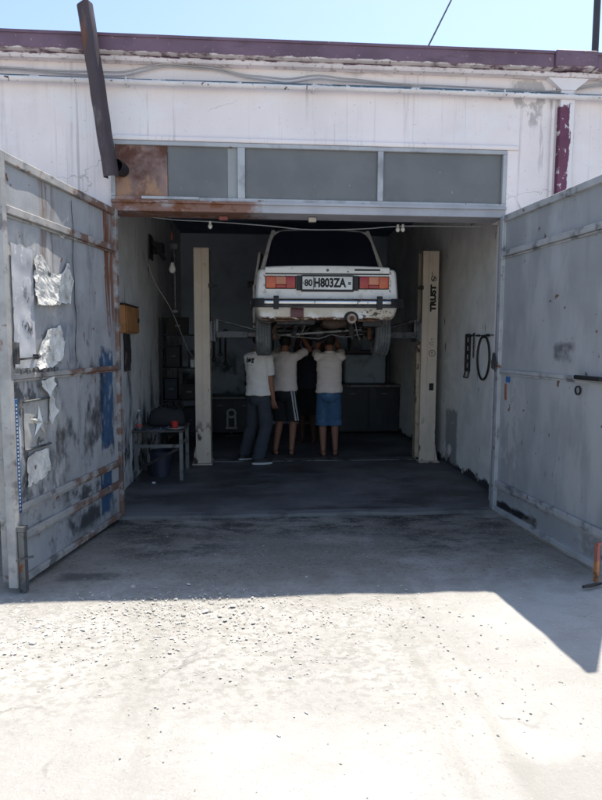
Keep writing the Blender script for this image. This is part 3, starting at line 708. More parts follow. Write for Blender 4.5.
# roof and pillars
b = MB()
def roofring(z_, hx, y0, y1, r_):
    z0_ = z_
    def crown(p): return V((p.x, p.y, z0_-.045*(abs(p.x)/.63)**4))
    pts = []
    for cx, cy, a0 in ((hx-r_, y1-r_, 0), (-hx+r_, y1-r_, 90), (-hx+r_, y0+r_, 180), (hx-r_, y0+r_, 270)):
        for k in range(6):
            a = R(a0+k*18); pts.append(V((cx+r_*cos(a), cy+r_*sin(a), z_)))
        if cy > 0: pass
    out = []
    for i_, p_ in enumerate(pts):
        q_ = pts[(i_+1) % len(pts)]
        k_ = 10 if abs(p_.x-q_.x) > .3 else 1
        for j_ in range(k_): out.append(crown(p_.lerp(q_, j_/k_)))
    return out
b.rings([roofring(1.580, .630, 1.165, 2.50, .10), roofring(1.605, .630, 1.16, 2.49, .10), roofring(1.628, .605, 1.19, 2.46, .10), roofring(1.646, .52, 1.27, 2.36, .10), roofring(1.652, .30, 1.5, 2.1, .1)])
rf = b.build('roof', carp, car, 50)
pil = []
for sx in (-1, 1):
    for p0_, p1_, wx, wy in (((sx*.735, .74, 1.0), (sx*.590, 1.195, 1.598), .05, .045), ((sx*.745, 1.78, 1.0), (sx*.635, 1.76, 1.59), .035, .07), ((sx*.735, 2.98, .98), (sx*.615, 2.46, 1.585), .04, .04)):
        b = MB(); b.bar(p0_, p1_, wx, wy, .008); b.build('pillar', carp, rf)
glass_c = mat('dark_car_glass', (.022, .026, .045), .12, spec=.5)
def quad(name, pts, m, parent, th=.006):
    b = MB(); f = b.bm.faces.new([b.bm.verts.new(p) for p in pts]); bmesh.ops.subdivide_edges(b.bm, edges=b.bm.edges[:], cuts=0); b.thick(th); return b.build(name, m, parent)
quad('window_surround', [(-.735, .735, 1.0), (.735, .735, 1.0), (.628, 1.185, 1.555), (.56, 1.215, 1.60), (-.56, 1.215, 1.60), (-.628, 1.185, 1.555)], carp, car)
def rw(u, t):                                    # a point of the rear screen: u across, t up the slope
    h_ = .69+(.585-.69)*t
    return V((u*h_, .722+.450*t, 1.015+.580*t+.022*(1-u*u)*t))
outl = [rw(-1, .0), rw(1, .0), rw(1, .4), rw(1, .72)]
for k in range(1, 8):
    a_ = k/8*pi/2; outl.append(rw(.80+.20*cos(a_), .72+.25*sin(a_)))
outl += [rw(.4, .975), rw(0, .98), rw(-.4, .975)]
for k in range(7, 0, -1):
    a_ = k/8*pi/2; outl.append(rw(-.80-.20*cos(a_), .72+.25*sin(a_)))
outl += [rw(-1, .72), rw(-1, .4)]
b = MB(); cen = b.bm.verts.new(rw(0, .5)); ov = [b.bm.verts.new(p_) for p_ in outl]
for k in range(len(ov)): b.bm.faces.new((cen, ov[k], ov[(k+1) % len(ov)]))
b.thick(.005); b.build('rear_window', glass_c, car)
b = MB(); b.tube(outl+[outl[0]], .008, 6); b.build('window_seal', M['black'], car, 60)
quad('windshield', [(-.70, 2.985, .99), (.70, 2.985, .99), (.59, 2.47, 1.585), (-.59, 2.47, 1.585)], glass_c, car)
for sx in (-1, 1):
    quad('side_window', [(sx*.733, .80, 1.0), (sx*.74, 1.75, 1.0), (sx*.628, 1.73, 1.583), (sx*.61, 1.25, 1.583)], glass_c, car)
quad('side_window', [(.74, 1.82, 1.0), (.735, 2.90, .985), (.615, 2.44, 1.583), (.63, 1.80, 1.583)], glass_c, car)
chrome = mat('chrome', (.50, .50, .50), .24, 1.0, layers=[((.18, .16, .14), [('n', (20, 20, 20), .60, .67)], .5)])
b = MB(); b.prism([(.16, .45), (.38, .45), (.38, .56), (.16, .56)], 'Y', .028, .034); b.build('cutout_shade', M['black'], car)  # black sheet standing in for the shade inside the exhaust cutout
# trunk lid with rear lip, set proud of the body
b = MB(); prof = []
for x in [-.665+1.33*i/20 for i in range(21)]:
    k = 1-abs(x/.665)**2.5; prof.append((x, k))
rows = []
for y, z0 in ((.62, 1.012), (.3, 1.014), (.02, 1.012), (-.012, 1.006), (-.022, .992), (-.018, .945)):
    rows.append([V((x, y, z0+(.016*k if y > -.015 else .012*k*(1 if y < -.02 and z0 > .95 else 0)))) for x, k in prof])
for r0, r1 in zip(rows, rows[1:]):
    pass
vs = [[b.bm.verts.new(p) for p in r_] for r_ in rows]
for i in range(len(vs)-1):
    for j in range(20): b.bm.faces.new((vs[i][j], vs[i][j+1], vs[i+1][j+1], vs[i+1][j]))
b.thick(.006); tl = b.build('trunk_lid', carp, car, 35)
b = MB(); b.box(.29, .565, -.027, -.020, .970, .990, .002); b.build('name_strip', M['black'], tl)
b = MB(); b.lathe([(0, -.034), (.014, -.032), (.016, -.021), (0, -.021)], (.0, 0, .975), 'Y', 20); b.build('badge', M['greymetal'], tl, 40)
b = MB(); b.box(-.668, .668, -.004, .001, .930, .943); b.build('lid_gap', M['black'], car)
# tail panel, lights, plate
b = MB(); b.box(-.345, .345, -.010, -.001, .765, .915, .003); b.build('plate_panel', carp, car)
amber = mat('amber_lens', (.58, .10, .025), .25, spec=.5, vscale=30); red = mat('red_lens', (.40, .022, .018), .25, spec=.5, vscale=30); pale = mat('pale_lens', (.58, .21, .12), .3)
for sx in (-1, 1):
    def X(a, c): return tuple(sorted((sx*a, sx*c)))
    b = MB(); b.box(*X(.335, .665), -.016, -.001, .776, .914, .004)
    lt = b.build('tail_light', M['blackmetal'], car)
    b = MB(); x0, x1 = X(.555, .657); b.box(x0, x1, -.034, -.0165, .784, .906, .006, 2); b.build('amber_lens', amber, lt, 40)
    b = MB(); x0, x1 = X(.345, .442); b.box(x0, x1, -.034, -.0165, .784, .906, .006, 2); x0, x1 = X(.444, .553); b.box(x0, x1, -.033, -.0165, .784, .819, .004); b.build('red_lens', red, lt, 40)
    b = MB(); x0, x1 = X(.444, .553); b.box(x0, x1, -.034, -.0165, .822, .906, .006, 2); b.build('reverse_lens', pale, lt, 40)
    b = MB(); x0, x1 = X(.285, .333); b.box(x0, x1, -.030, -.0105, .762, .918, .004); b.build('plate_lamp', M['black'], car)
b = MB(); b.box(-.283, .283, -.022, -.0105, .748, .925, .004); npl = b.build('license_plate', M['black'], car)
b = MB(); b.box(-.268, .268, -.026, -.0225, .772, .908, .002); b.build('plate_field', mat('plate_white', (.75, .75, .74), .5), npl)
def facing(me, x, y, z, name, m, parent):
    for v in me.vertices:
        a, c_, e = v.co; v.co = V((x+a, y-e, z+c_))
    return finish(me, name, m, parent)
facing(text_mesh('80', .095, .001, .0035, .088), -.205, -.0275, .838, 'lettering', ink, npl)
facing(text_mesh('H803ZA', .128, .001, .0055, .345), .028, -.0275, .838, 'lettering', ink, npl)
b = MB(); b.box(-.153, -.148, -.0285, -.0262, .775, .905); b.box(.222, .252, -.0285, -.0262, .838, .850); b.box(.222, .252, -.0285, -.0262, .822, .834); b.box(-.262, -.254, -.0285, -.0262, .830, .846); b.build('plate_mark', ink, npl)
# bumper swept round the corners
def sweep(path, prof):
    rs = []
    for i, (x, y) in enumerate(path):
        a = path[max(i-1, 0)]; c_ = path[min(i+1, len(path)-1)]
        t = V((c_[0]-a[0], c_[1]-a[1], 0)).normalized(); nrm = V((t.y, -t.x, 0))
        rs.append([V((x, y, 0))+nrm*o_+V((0, 0, z_)) for o_, z_ in prof])
    return rs
path = [(-.812, .16), (-.812, .02), (-.80, -.045), (-.775, -.075), (-.72, -.09), (-.4, -.098), (0, -.10), (.4, -.098), (.72, -.09), (.775, -.075), (.80, -.045), (.812, .02), (.812, .16)]
b = MB(); b.rings(sweep(path, [(-.03, .598), (.0, .594), (.016, .606), (.020, .63), (.016, .654), (.0, .668), (-.03, .664)]))
bp = b.build('bumper', chrome, car, 50)
b = MB(); b.rings(sweep(path, [(.002, .574), (.012, .574), (.014, .592), (.002, .592)])); b.build('rubber_strip', M['black'], bp)
for sx in (-1, 1):
    b = MB(); b.rings(sweep([(sx*.55-.028, -.118), (sx*.55+.028, -.118)], [(-.02, .555), (.012, .560), (.02, .60), (.02, .665), (.010, .695), (-.02, .695)])); b.build('overrider', mat('black_rubber', (.03, .03, .033), .7), bp)
    b = MB(); pe = [(sx*.818, .17), (sx*.818, .02), (sx*.80, -.06), (sx*.765, -.10), (sx*.675, -.118)]
    b.rings(sweep(pe if sx < 0 else [p for p in reversed(pe)], [(-.01, .592), (.008, .592), (.012, .606), (.012, .655), (.008, .670), (-.01, .670)])); b.build('end_cap', M['black'], bp, 40)
    b = MB(); b.box(sx*.5-.02, sx*.5+.02, -.08, .02, .60, .65); b.build('bumper_bracket', M['blackmetal'], bp)
b = MB(); b.box(-.395, -.255, -.028, .004, .475, .575, .008, 2); b.build('fog_light', mat('maroon_lens', (.10, .022, .03), .35), car, 40)
# left front door, slightly ajar, with its mirror
dmt = Matrix.Translation((-.800, 2.86, 0)) @ Matrix.Rotation(R(-4.2), 4, 'Z')
def dpt(x, y, z_): return dmt @ V((x, y, z_))
b = MB(); b.box(-.012, .02, -1.02, 0, .40, .99, .006, 1, dmt); dr = b.build('front_door', carp, car)
b = MB(); b.bar(dpt(.02, -1.0, .985), dpt(.085, -1.0, 1.42), .05, .03); b.bar(dpt(.085, -1.0, 1.42), dpt(.085, -.45, 1.42), .03, .03); b.bar(dpt(.085, -.45, 1.42), dpt(.02, -.02, .985), .03, .03); b.build('window_frame', carp, dr)
quad('window_pane', [dpt(.0, -.985, .99), dpt(.085, -.985, 1.41), dpt(.085, -.46, 1.41), dpt(0, -.05, .99)], glass_c, dr)
b = MB(); b.box(-.17, -.05, -.33, -.28, 1.02, 1.11, .012, 2, dmt); b.bar(dpt(-.08, -.29, 1.03), dpt(0, -.27, .985), .02, .02); b.build('mirror', M['black'], dr, 40)
# wheels
tyre_m = mat('dusty_tyre', (.115, .125, .13), .85, layers=[((.18, .18, .175), [('n', (9, 9, 9), .48, .66)])])
def wheel(x, y, z_, w_=.185, r_=.295):
    h = w_/2; b = MB()
    prof = [(.19, -h*.8), (.215, -h*.95), (.255, -h), (r_-.02, -h*.97), (r_-.004, -h*.86)]
    for k in range(-2, 3):                       # five ribs with grooves between
        c_ = k*h*.34
        prof += [(r_, c_-h*.125), (r_, c_+h*.125)]
        if k < 2: prof += [(r_-.009, c_+h*.135), (r_-.009, c_+h*.205)]
    prof += [(r_-.004, h*.86), (r_-.02, h*.97), (.255, h), (.215, h*.95), (.19, h*.8)]
    b.lathe(prof, (0, 0, 0), 'X', 56)
    for k in range(-2, 3):                       # tread blocks standing on the ribs
        c_ = k*h*.34
        for i in range(44):
            a = 2*pi*(i+.5*(k % 2))/44
            mt_ = Matrix.Rotation(a, 4, 'X') @ Matrix.Translation((c_, 0, r_)) @ Matrix.Rotation(.5 if k > 0 else -.5, 4, 'Z')
            b.box(-h*.12, h*.12, -.013, .013, -.004, .006, 0, 1, mt_)
    wt = finish(b.mesh('wheel'), 'wheel', tyre_m, car, 35, (x, y, z_))
    b = MB(); b.lathe([(.0, -.02), (.10, -.03), (.16, -.01), (.188, -h*.75), (.192, -h*.75), (.192, h*.75), (.188, h*.75), (.16, .0), (.10, -.01), (.0, .0)][:], (0, 0, 0), 'X', 32, False); b.build('rim', M['greymetal'], wt, 40)
    return wt
w0 = wheel(-.705, .80, .345)
for loc_ in ((.705, .80, .345), (-.70, 3.22, .37), (.70, 3.22, .37)):
    wn = w0.copy(); COL.objects.link(wn); wn.location = loc_; wn.rotation_euler = (random.random(), 0, 0 if loc_[0] < 0 else pi)
    for ch in w0.children:
        rn = ch.copy(); COL.objects.link(rn); rn.parent = wn
# underside
ub = M['blackmetal']
b = MB(); b.cyl((-.62, .80, .345), (.62, .80, .345), .036, n=14); b.lathe([(0, -.14), (.07, -.12), (.125, -.05), (.135, .0), (.125, .05), (.07, .11), (0, .13)], (-.04, .80, .335), 'Y', 24, False)
for sx in (-1, 1): b.cyl((sx*.585, .8, .345), (sx*.61, .8, .345), .12, n=24)
b.cyl((-.04, .95, .35), (-.04, 2.6, .40), .035, n=12); ax = b.build('rear_axle', ub, car, 40)
for sx in (-1, 1):
    b = MB(); b.tube([(sx*.44+.045*cos(a*2*pi/10), .86+.045*sin(a*2*pi/10), .38+.0024*a) for a in range(61)], .007, 6); b.build('coil_spring', M['greymetal'], ax, 60)
    b = MB(); b.cyl((sx*.36, .70, .26), (sx*.30, .40, .50), .022, n=10); b.cyl((sx*.35, .66, .30), (sx*.315, .5, .42), .03, n=10); b.build('shock_absorber', M['greymetal'], ax, 40)
    b = MB(); b.bar((sx*.52, .80, .27), (sx*.50, 1.45, .36), .03, .04); b.build('trailing_arm', ub, ax)
b = MB(); b.bar((-.50, .66, .29), (.46, .62, .36), .022, .022); b.build('track_rod', M['greymetal'], ax)
b = MB(); b.tube([(-.55, .70, .30), (-.3, .62, .27), (-.05, .60, .25), (.1, .64, .30), (.25, .60, .27), (.5, .7, .31)], .006, 5); b.tube([(-.2, .25, .46), (-.25, .4, .33), (-.30, .55, .27)], .006, 5); b.tube([(.34, .3, .44), (.38, .38, .30), (.42, .48, .24)], .007, 5); b.build('brake_line', mat('pale_line', (.3, .3, .3), .5, .4), ax)
b = MB(); b.tube([(.262, -.035, .462), (.262, .1, .462), (.25, .30, .45), (.22, .5, .46), (.15, .9, .49), (.1, 1.4, .40), (.1, 2.8, .38)], .023, 12); ex = b.build('exhaust_pipe', M['rustmetal'], car, 50)
b = MB(); b.lathe([(.026, -.06), (.052, -.06), (.052, -.015), (.026, -.015)], (.262, 0, .462), 'Y', 24); b.build('exhaust_tip', mat('pale_rust', (.32, .24, .19), .7, .2, vary=.3, vscale=20), ex, 40)
b = MB(); b.rings([[V((.10+rx*cos(a*pi/10), y, .425+rz*sin(a*pi/10))) for a in range(20)] for y, rx, rz in ((.16, .02, .02), (.18, .13, .055), (.20, .145, .065), (.55, .145, .065), (.58, .13, .055), (.60, .02, .02))]); b.build('muffler', mat('sooty_rust', (.07, .045, .035), .8, .2, vary=.4, vscale=9), ex, 40)
b = MB(); b.box(-.55, -.12, .12, .55, .40, .52, .02, 2); b.build('spare_wheel_well', ub, car, 40)
b = MB(); b.box(.40, .62, .10, .42, .38, .52, .02, 2); b.build('fuel_tank', ub, car, 40)
for sx in (-1, 1):
    b = MB(); b.tube([(sx*.40, .30, .50), (sx*.42, .5, .40), (sx*.46, .72, .36)], .010, 6); b.tube([(sx*.20, .25, .49), (sx*.26, .45, .36), (sx*.22, .68, .33), (sx*.1, .78, .42)], .007, 5); b.build('hose', M['greymetal'], ax, 60)
    b = MB(); b.box(sx*.575-.03, sx*.575+.03, .70, .78, .24, .40, .01); b.build('caliper', M['rustmetal'], ax, 40)
b = MB(); b.bar((-.5, 1.0, .33), (.5, 1.0, .33), .03, .05); b.bar((-.42, .35, .47), (.42, .35, .47), .06, .03); b.build('cross_member', M['rustmetal'], car)
b = MB(); b.lathe([(0, -.35), (.10, -.3), (.13, -.1), (.14, .1), (.16, .3), (0, .35)], (-.02, 2.2, .40), 'Y', 20, False); b.build('gearbox', M['blackmetal'], car, 40)
b = MB(); b.box(-.56, .56, .62, 4.0, .445, .46); b.build('floor_pan', ub, car)
for sx in (-1, 1):
    b = MB(); b.rings(sweep([(sx*.45-.12, -.012), (sx*.45+.12, -.012)], [(0, .43), (.012, .435), (.012, .448), (0, .448)])); b.build('towing_lug', M['rustmetal'], car)
b = MB(); b.box(-.50, .50, 3.35, 3.95, .36, .44, .02); b.build('engine_sump', ub, car)

# ------------------------------------------------------------------ people
skin = mat('tanned_skin', (.27, .125, .08), .6, vary=.08, vscale=9)
hair_m = mat('black_hair', (.012, .010, .010), .6, bump=(.6, 60, .006))
def capsule(b, p0, p1, r0, r1, n=12):
    p0, p1 = V(p0), V(p1); d = (p1-p0); L = max(d.length, 1e-4); d.normalize()
    pts, rr = [], []
    for k in range(4): a = (k+.15)/4.15*pi/2; pts.append(p0-d*r0*cos(a)); rr.append(r0*sin(a))
    pts.append(p0); rr.append(r0); pts.append(p0.lerp(p1, .5)); rr.append((r0+r1)/2); pts.append(p1); rr.append(r1)
    for k in range(3, -1, -1): a = (k+.15)/4.15*pi/2; pts.append(p1+d*r1*cos(a)); rr.append(r1*sin(a))
    b.tube(pts, rr, n)
def ik(a, c, l1, l2, pole):
    a, c = V(a), V(c); d = c-a; L = min(d.length, (l1+l2)*.999); d.normalize()
    x = (l1*l1-l2*l2+L*L)/(2*L); h = sqrt(max(l1*l1-x*x, 0)); p = V(pole); p = (p-d*p.dot(d)).normalized()
    return a+d*x+p*h, a+d*L
def loft(b, rs):
    out = []
    for c, rx, ry, ax_, ay_ in rs:
        c = V(c); out.append([c+ax_*rx*cos(2*pi*k/24)+ay_*ry*sin(2*pi*k/24) for k in range(24)])
    b.rings(out)
def wrinkle(me, amp, fx, fz):
    for v in me.vertices:
        p = v.co; n_ = noise.noise(V((p.x*fx, p.y*fx, p.z*fz)))+.5*noise.noise(V((p.x*fx*2.1+5, p.y*fx*2.1, p.z*fz*2)))
        v.co = p+v.normal*n_*amp
skin_shaded = mat('shaded_tanned_skin', (.10, .05, .035), .6, vary=.08, vscale=9)  # same skin coloured darker to paint in the dimness farther inside
def person(loc, face, label, feet, toes, hands, elbow_pole, sh, sc=1.0, shirt=None, lower=None, low_z=.45, lower_r=(.085, .085), shoes=None, tilt=.2, palms=None, hang=None, hair=True, sleeve=.42, hem=.90, lean=0.0, mouth=False, skin=skin):
    """loc: ground point between the feet; face: heading in degrees to the right of +y; feet, hands: offsets (x, y, z) from loc"""
    o = tag(empty('person', (*loc, .022)), label, 'person', 'people working under the raised car')
    f = V((sin(R(face)), cos(R(face)), 0)); r_ = V((cos(R(face)), -sin(R(face)), 0)); Z = V((0, 0, 1))
    pel = V((0, 0, .93*sc)); chest = pel+Z*.30*sc+f*lean; shl = pel+Z*.49*sc+f*lean*1.4; neck = shl+Z*.06*sc+f*.01
    hd = neck+Z*.155*sc+f*(.035+.10*tilt*.5) - Z*.02*tilt
    up_ = (Z*cos(tilt)-f*sin(tilt)).normalized(); hf = (f*cos(tilt)+Z*sin(tilt)).normalized()
    b = MB()
    loft(b, [(pel-Z*.10*sc, .10*sc, .08*sc, r_, f), (pel-Z*.05*sc, .15*sc, .10*sc, r_, f), (pel+Z*.05*sc, .148*sc, .098*sc, r_, f), (pel+Z*.16*sc+f*lean*.5, .130*sc, .088*sc, r_, f), (chest, .150*sc, .10*sc, r_, f), (chest+Z*.12*sc, .150*sc, .10*sc, r_, f), (shl, .11*sc, .075*sc, r_, f), (shl+Z*.045*sc, .06*sc, .055*sc, r_, f)])
    capsule(b, shl+Z*.01, neck+Z*.06*sc, .058*sc, .052*sc)
    # head
    def H(x, y, z_): return hd+r_*x*sc+hf*y*sc+up_*z_*sc
    loft(b, [(H(0, -.01, .118), .03, .035, r_, hf), (H(0, -.012, .105), .055, .068, r_, hf), (H(0, -.01, .075), .072, .092, r_, hf), (H(0, -.005, .03), .077, .098, r_, hf), (H(0, .0, -.02), .073, .092, r_, hf), (H(0, .012, -.06), .064, .08, r_, hf), (H(0, .03, -.095), .05, .06, r_, hf), (H(0, .045, -.115), .03, .035, r_, hf)])
    capsule(b, H(0, .092, .015), H(0, .112, -.025), .009, .014); capsule(b, H(-.02, .088, -.058), H(.02, .088, -.058), .009, .009); capsule(b, H(-.045, .083, .034), H(.045, .083, .034), .010, .010); capsule(b, H(0, .07, -.1), H(0, .08, -.1), .018, .014)
    for s in (-1, 1):
        capsule(b, H(s*.078, -.008, .012), H(s*.080, -.012, -.025), .012, .009)
    legs = []
    for s, ft, te in ((-1, feet[0], toes[0]), (1, feet[1], toes[1])):
        hip = pel+r_*s*.085*sc-Z*.03*sc; ank = V(ft)+Z*.085
        kn, ank = ik(hip, ank, .43*sc, .42*sc, f)
        capsule(b, hip, kn, .078*sc, .053*sc); cm_ = kn.lerp(ank, .30)-f*.012
        capsule(b, kn, cm_, .052*sc, .056*sc); capsule(b, cm_, ank, .056*sc, .036*sc)
        td = V((sin(R(te)), cos(R(te)), 0)); g_ = V((ank.x, ank.y, 0))
        capsule(b, g_-td*.035+Z*.034, g_+td*.10+Z*.030, .034, .030); capsule(b, g_+td*.10+Z*.028, g_+td*.155+Z*.020, .036, .020); capsule(b, ank, g_+td*.05+Z*.035, .035, .032)
        legs.append((hip, kn, ank, td, g_))
    arms = []
    for s, hn, ep in ((-1, hands[0], elbow_pole[0]), (1, hands[1], elbow_pole[1])):
        shd = shl+r_*s*.165*sc-Z*.02*sc+(Z*.01*sc if hn[2] > 1.4 else V())
        el_, wr = ik(shd, V(hn), .29*sc, .25*sc, V(ep))
        capsule(b, shl+r_*s*.09*sc-Z*.015, shd, .055*sc, .052*sc); capsule(b, shd, el_, .050*sc, .038*sc); capsule(b, el_, el_.lerp(wr, .35), .039*sc, .040*sc); capsule(b, el_.lerp(wr, .35), wr, .040*sc, .027*sc)
        d = (wr-el_).normalized(); side = d.cross(f if abs(d.dot(f)) < .8 else Z).normalized(); nrm = side.cross(d).normalized()
        # palm and five fingers
        for k in range(4):
            capsule(b, wr+d*.01+side*(.006*(k-1.5)), wr+d*.085+side*(.021*(k-1.5)), .014, .0125, 8)
        for k, ln in enumerate((.066, .076, .072, .056)):
            a0 = wr+d*.085+side*(.022*(k-1.5)); dd = (d+nrm*.30+side*(.10*(k-1.5))).normalized(); a1 = a0+dd*ln*.5
            d2 = (d*.8+nrm*.75+side*(.10*(k-1.5))).normalized(); a2 = a1+d2*ln*.5
            capsule(b, a0, a1, .0095, .0085, 8); capsule(b, a1, a2, .0085, .007, 8)
        th = wr+d*.025+side*(-.030); t1 = th+(d*.7-side*.75+nrm*.35).normalized()*.042; t2 = t1+(d*.95-side*.2+nrm*.3).normalized()*.034
        capsule(b, th, t1, .013, .011, 8); capsule(b, t1, t2, .011, .008, 8)
        arms.append((shd, el_, wr))
    me_ = remesh(b.mesh('body'), .006, 3); finish(me_, 'body', skin, o)
    for s in (-1, 1):
        b = MB(); b.sphere(H(s*.032, .083, .012), .0105, 2); e_ = b.build('eye', mat('eye_white', (.6, .58, .55), .3), o, 60)
    # hair: a cap that leaves the face free
    b = MB(); b.sphere((0, 0, 0), 1, 4)
    for v in list(b.bm.verts):
        c_ = v.co
        v.co = H(c_.x*.086, -.022+c_.y*.098, .030+c_.z*.108+.004*noise.noise(c_*7))
    kill = [v for v in b.bm.verts if (v.co-hd).dot(up_) < (-.055 if (v.co-hd).dot(hf) < .0 else (.01 if (v.co-hd).dot(hf) < .045 else .06))*sc]
    bmesh.ops.delete(b.bm, geom=kill, context='VERTS'); b.thick(.006); b.build('hair', hair_m, o, 60)
    # shirt
    b = MB(); k = 1.0; hz = pel.z+(hem-pel.z)
    loft(b, [(V((pel.x, pel.y, hem*sc)), .190*sc, .142*sc, r_, f), (V((pel.x, pel.y, hem*sc+.04)), .188*sc, .140*sc, r_, f), (pel+Z*.16*sc+f*lean*.5, .174*sc, .126*sc, r_, f), (chest, .178*sc, .125*sc, r_, f), (chest+Z*.10*sc, .182*sc, .125*sc, r_, f), (shl-Z*.02*sc, .165*sc, .098*sc, r_, f), (shl+Z*.022*sc, .115*sc, .078*sc, r_, f), (shl+Z*.050*sc, .072*sc, .066*sc, r_, f)])
    for (shd, el_, wr), s in zip(arms, (-1, 1)):
        capsule(b, shl+r_*s*.08*sc-Z*.012, shd-Z*.008, .068*sc, .064*sc); e2 = shd.lerp(el_, sleeve*1.7); dd = (e2-shd).normalized()
        a_ = dd.orthogonal().normalized(); c_ = dd.cross(a_)
        loft(b, [(shd-dd*.01, .064*sc, .064*sc, a_, c_), (e2.lerp(shd, .4), .064*sc, .064*sc, a_, c_), (e2, .066*sc, .066*sc, a_, c_)])
    ms = remesh(b.mesh('shirt'), .0085, 2); wrinkle(ms, .013, 8, 16)
    sh_o = finish(ms, 'shirt', shirt, o)
    b = MB(); b.tube([shl+Z*.052*sc+r_*.066*sc*cos(a)+f*(.058*sc*sin(a)) for a in [2*pi*i/24 for i in range(24)]], .009, 8, True); b.build('collar', sh, sh_o, 60)
    # shorts or trousers
    b = MB()
    loft(b, [(pel+Z*.06*sc, .150*sc, .105*sc, r_, f), (pel-Z*.03*sc, .172*sc, .125*sc, r_, f), (pel-Z*.10*sc, .165*sc, .122*sc, r_, f), (pel-Z*.15*sc, .10*sc, .10*sc, r_, f)])
    for hip, kn, ank, td, g_ in legs:
        pts = []
        full = low_z < .2
        def at(z_): return hip.lerp(kn, (hip.z-z_)/(hip.z-kn.z)) if z_ > kn.z else kn.lerp(ank, (kn.z-z_)/(kn.z-ank.z))
        for i in range(7):
            t = i/6; z_ = hip.z-.02+(low_z-(hip.z-.02))*t; rr = .092*sc+(lower_r[1]-.092*sc)*t
            pts.append((at(z_), rr, rr*1.05, r_, f))
        loft(b, pts)
    ml = remesh(b.mesh('trousers'), .0085, 2); wrinkle(ml, .010, 8, 8)
    lo = finish(ml, 'trousers' if low_z < .2 else 'shorts', lower, o)
    if shoes:
        for hip, kn, ank, td, g_ in legs:
            b = MB(); sd_ = V((td.y, -td.x, 0))
            loft(b, [(g_+td*.05+Z*.028, .05, .135, sd_, td), (g_+td*.05+Z*.05, .047, .13, sd_, td), (g_+td*.02+Z*.085, .042, .09, sd_, td), (g_+Z*.11, .04, .055, sd_, td)]); s_ = b.build('shoe', shoes, o, 60)
            b = MB(); loft(b, [(g_+td*.05+Z*.002, .050, .137, sd_, td), (g_+td*.05+Z*.027, .052, .139, sd_, td)]); b.build('sole', mat('white_sole', (.55, .55, .55), .7), s_, 40)
    else:
        for hip, kn, ank, td, g_ in legs:
            b = MB(); sd_ = V((td.y, -td.x, 0)); loft(b, [(g_+td*.05-Z*.004, .046, .130, sd_, td), (g_+td*.05+Z*.014, .046, .130, sd_, td)])
            b.bar(g_+td*.07-sd_*.046+Z*.012, g_+td*.09+Z*.064, .028, .006); b.bar(g_+td*.07+sd_*.046+Z*.012, g_+td*.09+Z*.064, .028, .006)
            b.build('sandal', mat('dark_sandal', (.05, .04, .035), .7), o, 40)
    return dict(o=o, shirt=sh_o, lower=lo, r=r_, f=f, shl=shl, chest=chest, legs=legs, pel=pel)

tee1 = mat('white_tee', (.72, .68, .63), .9, vary=.05); tee2 = mat('lilac_white_tee', (.70, .62, .59), .9, vary=.05); tee3 = mat('pale_striped_tee', (.71, .62, .57), .9, vary=.05, layers=[((.62, .53, .50), [('n', (2, 2, 90), .54, .62), ('c', .55)])])
coll = mat('white_collar', (.78, .77, .76), .9)
P1 = person((.015, 7.86), 36, 'person in white lettered T-shirt and grey trousers with one arm hanging down', [(-.19, .18, 0), (.0, -.12, 0)], [60, 80], [(.10, .34, 1.12), (.20, -.07, .80)], [(.2, .3, -1), (-.5, -.6, 0)], tee1, .99, tee1, mat('grey_trousers', (.045, .05, .062), .9), .075, (.07, .084), mat('black_shoe', (.02, .02, .022), .6), .1, hem=.905, sleeve=.46)
P2 = person((.385, 8.40), 22, 'person in pale T-shirt and black shorts with a white side stripe, reaching up', [(-.125, .02, 0), (.10, .0, 0)], [-8, 8], [(.08, .36, 1.70), (.27, .26, 1.66)], [(-.2, .3, -1), (1, -.3, -.6)], tee2, .985, tee2, mat('black_shorts', (.014, .015, .018), .85), .47, (.105, .105), None, .45, hem=.93, sleeve=.40)
P3 = person((1.0, 8.27), 2, 'person in pale T-shirt and blue shorts reaching up beneath the car', [(-.075, .03, 0), (.10, .06, 0)], [-6, 10], [(-.07, .34, 1.70), (.09, .36, 1.70)], [(-.5, .2, -1), (.5, .2, -1)], coll, .99, tee3, mat('blue_shorts', (.05, .115, .215), .85, layers=[((.09, .18, .30), [('n', (6, 6, 6), .52, .66)])]), .42, (.105, .108), None, .35, hem=.905, sleeve=.30)
P4 = person((.80, 9.45), 195, 'person in dark clothes working between the two in pale T-shirts, farther in', [(.10, 0, 0), (-.08, .03, 0)], [190, 205], [(.06, -.34, 1.72), (-.15, -.34, 1.72)], [(.9, 0, -.4), (-.9, 0, -.4)], M['black'], .97, mat('navy_tee', (.03, .033, .045), .9), mat('black_shorts_cloth', (.016, .017, .02), .9), .46, (.10, .10), None, .3, hem=.89, skin=skin_shaded)
# lettering across the shoulder blades of the first shirt
bvh = BVHTree.FromPolygons([v.co[:] for v in P1['shirt'].data.vertices], [p.vertices[:] for p in P1['shirt'].data.polygons])
def on_back(me, u0, z0, rotz, name, m):
    for v in me.vertices:
        a = v.co.x*cos(rotz)-v.co.y*sin(rotz); c_ = v.co.x*sin(rotz)+v.co.y*cos(rotz)
        p = P1['shl']-P1['f']*.4+P1['r']*(u0+a); p.z = z0+c_
        h = bvh.ray_cast(p, P1['f'])
        if h[0] is None: h = bvh.find_nearest(p)
        v.co = h[0]-P1['f']*(.003+v.co.z)
    finish(me, name, m, P1['shirt'])
on_back(text_mesh('berg', .09, .0005, .003, .15), -.06, 1.36, .08, 'lettering', ink)
on_back(text_mesh('- - -', .05, .0005, .001, .10), -.05, 1.295, 0, 'lettering', ink)
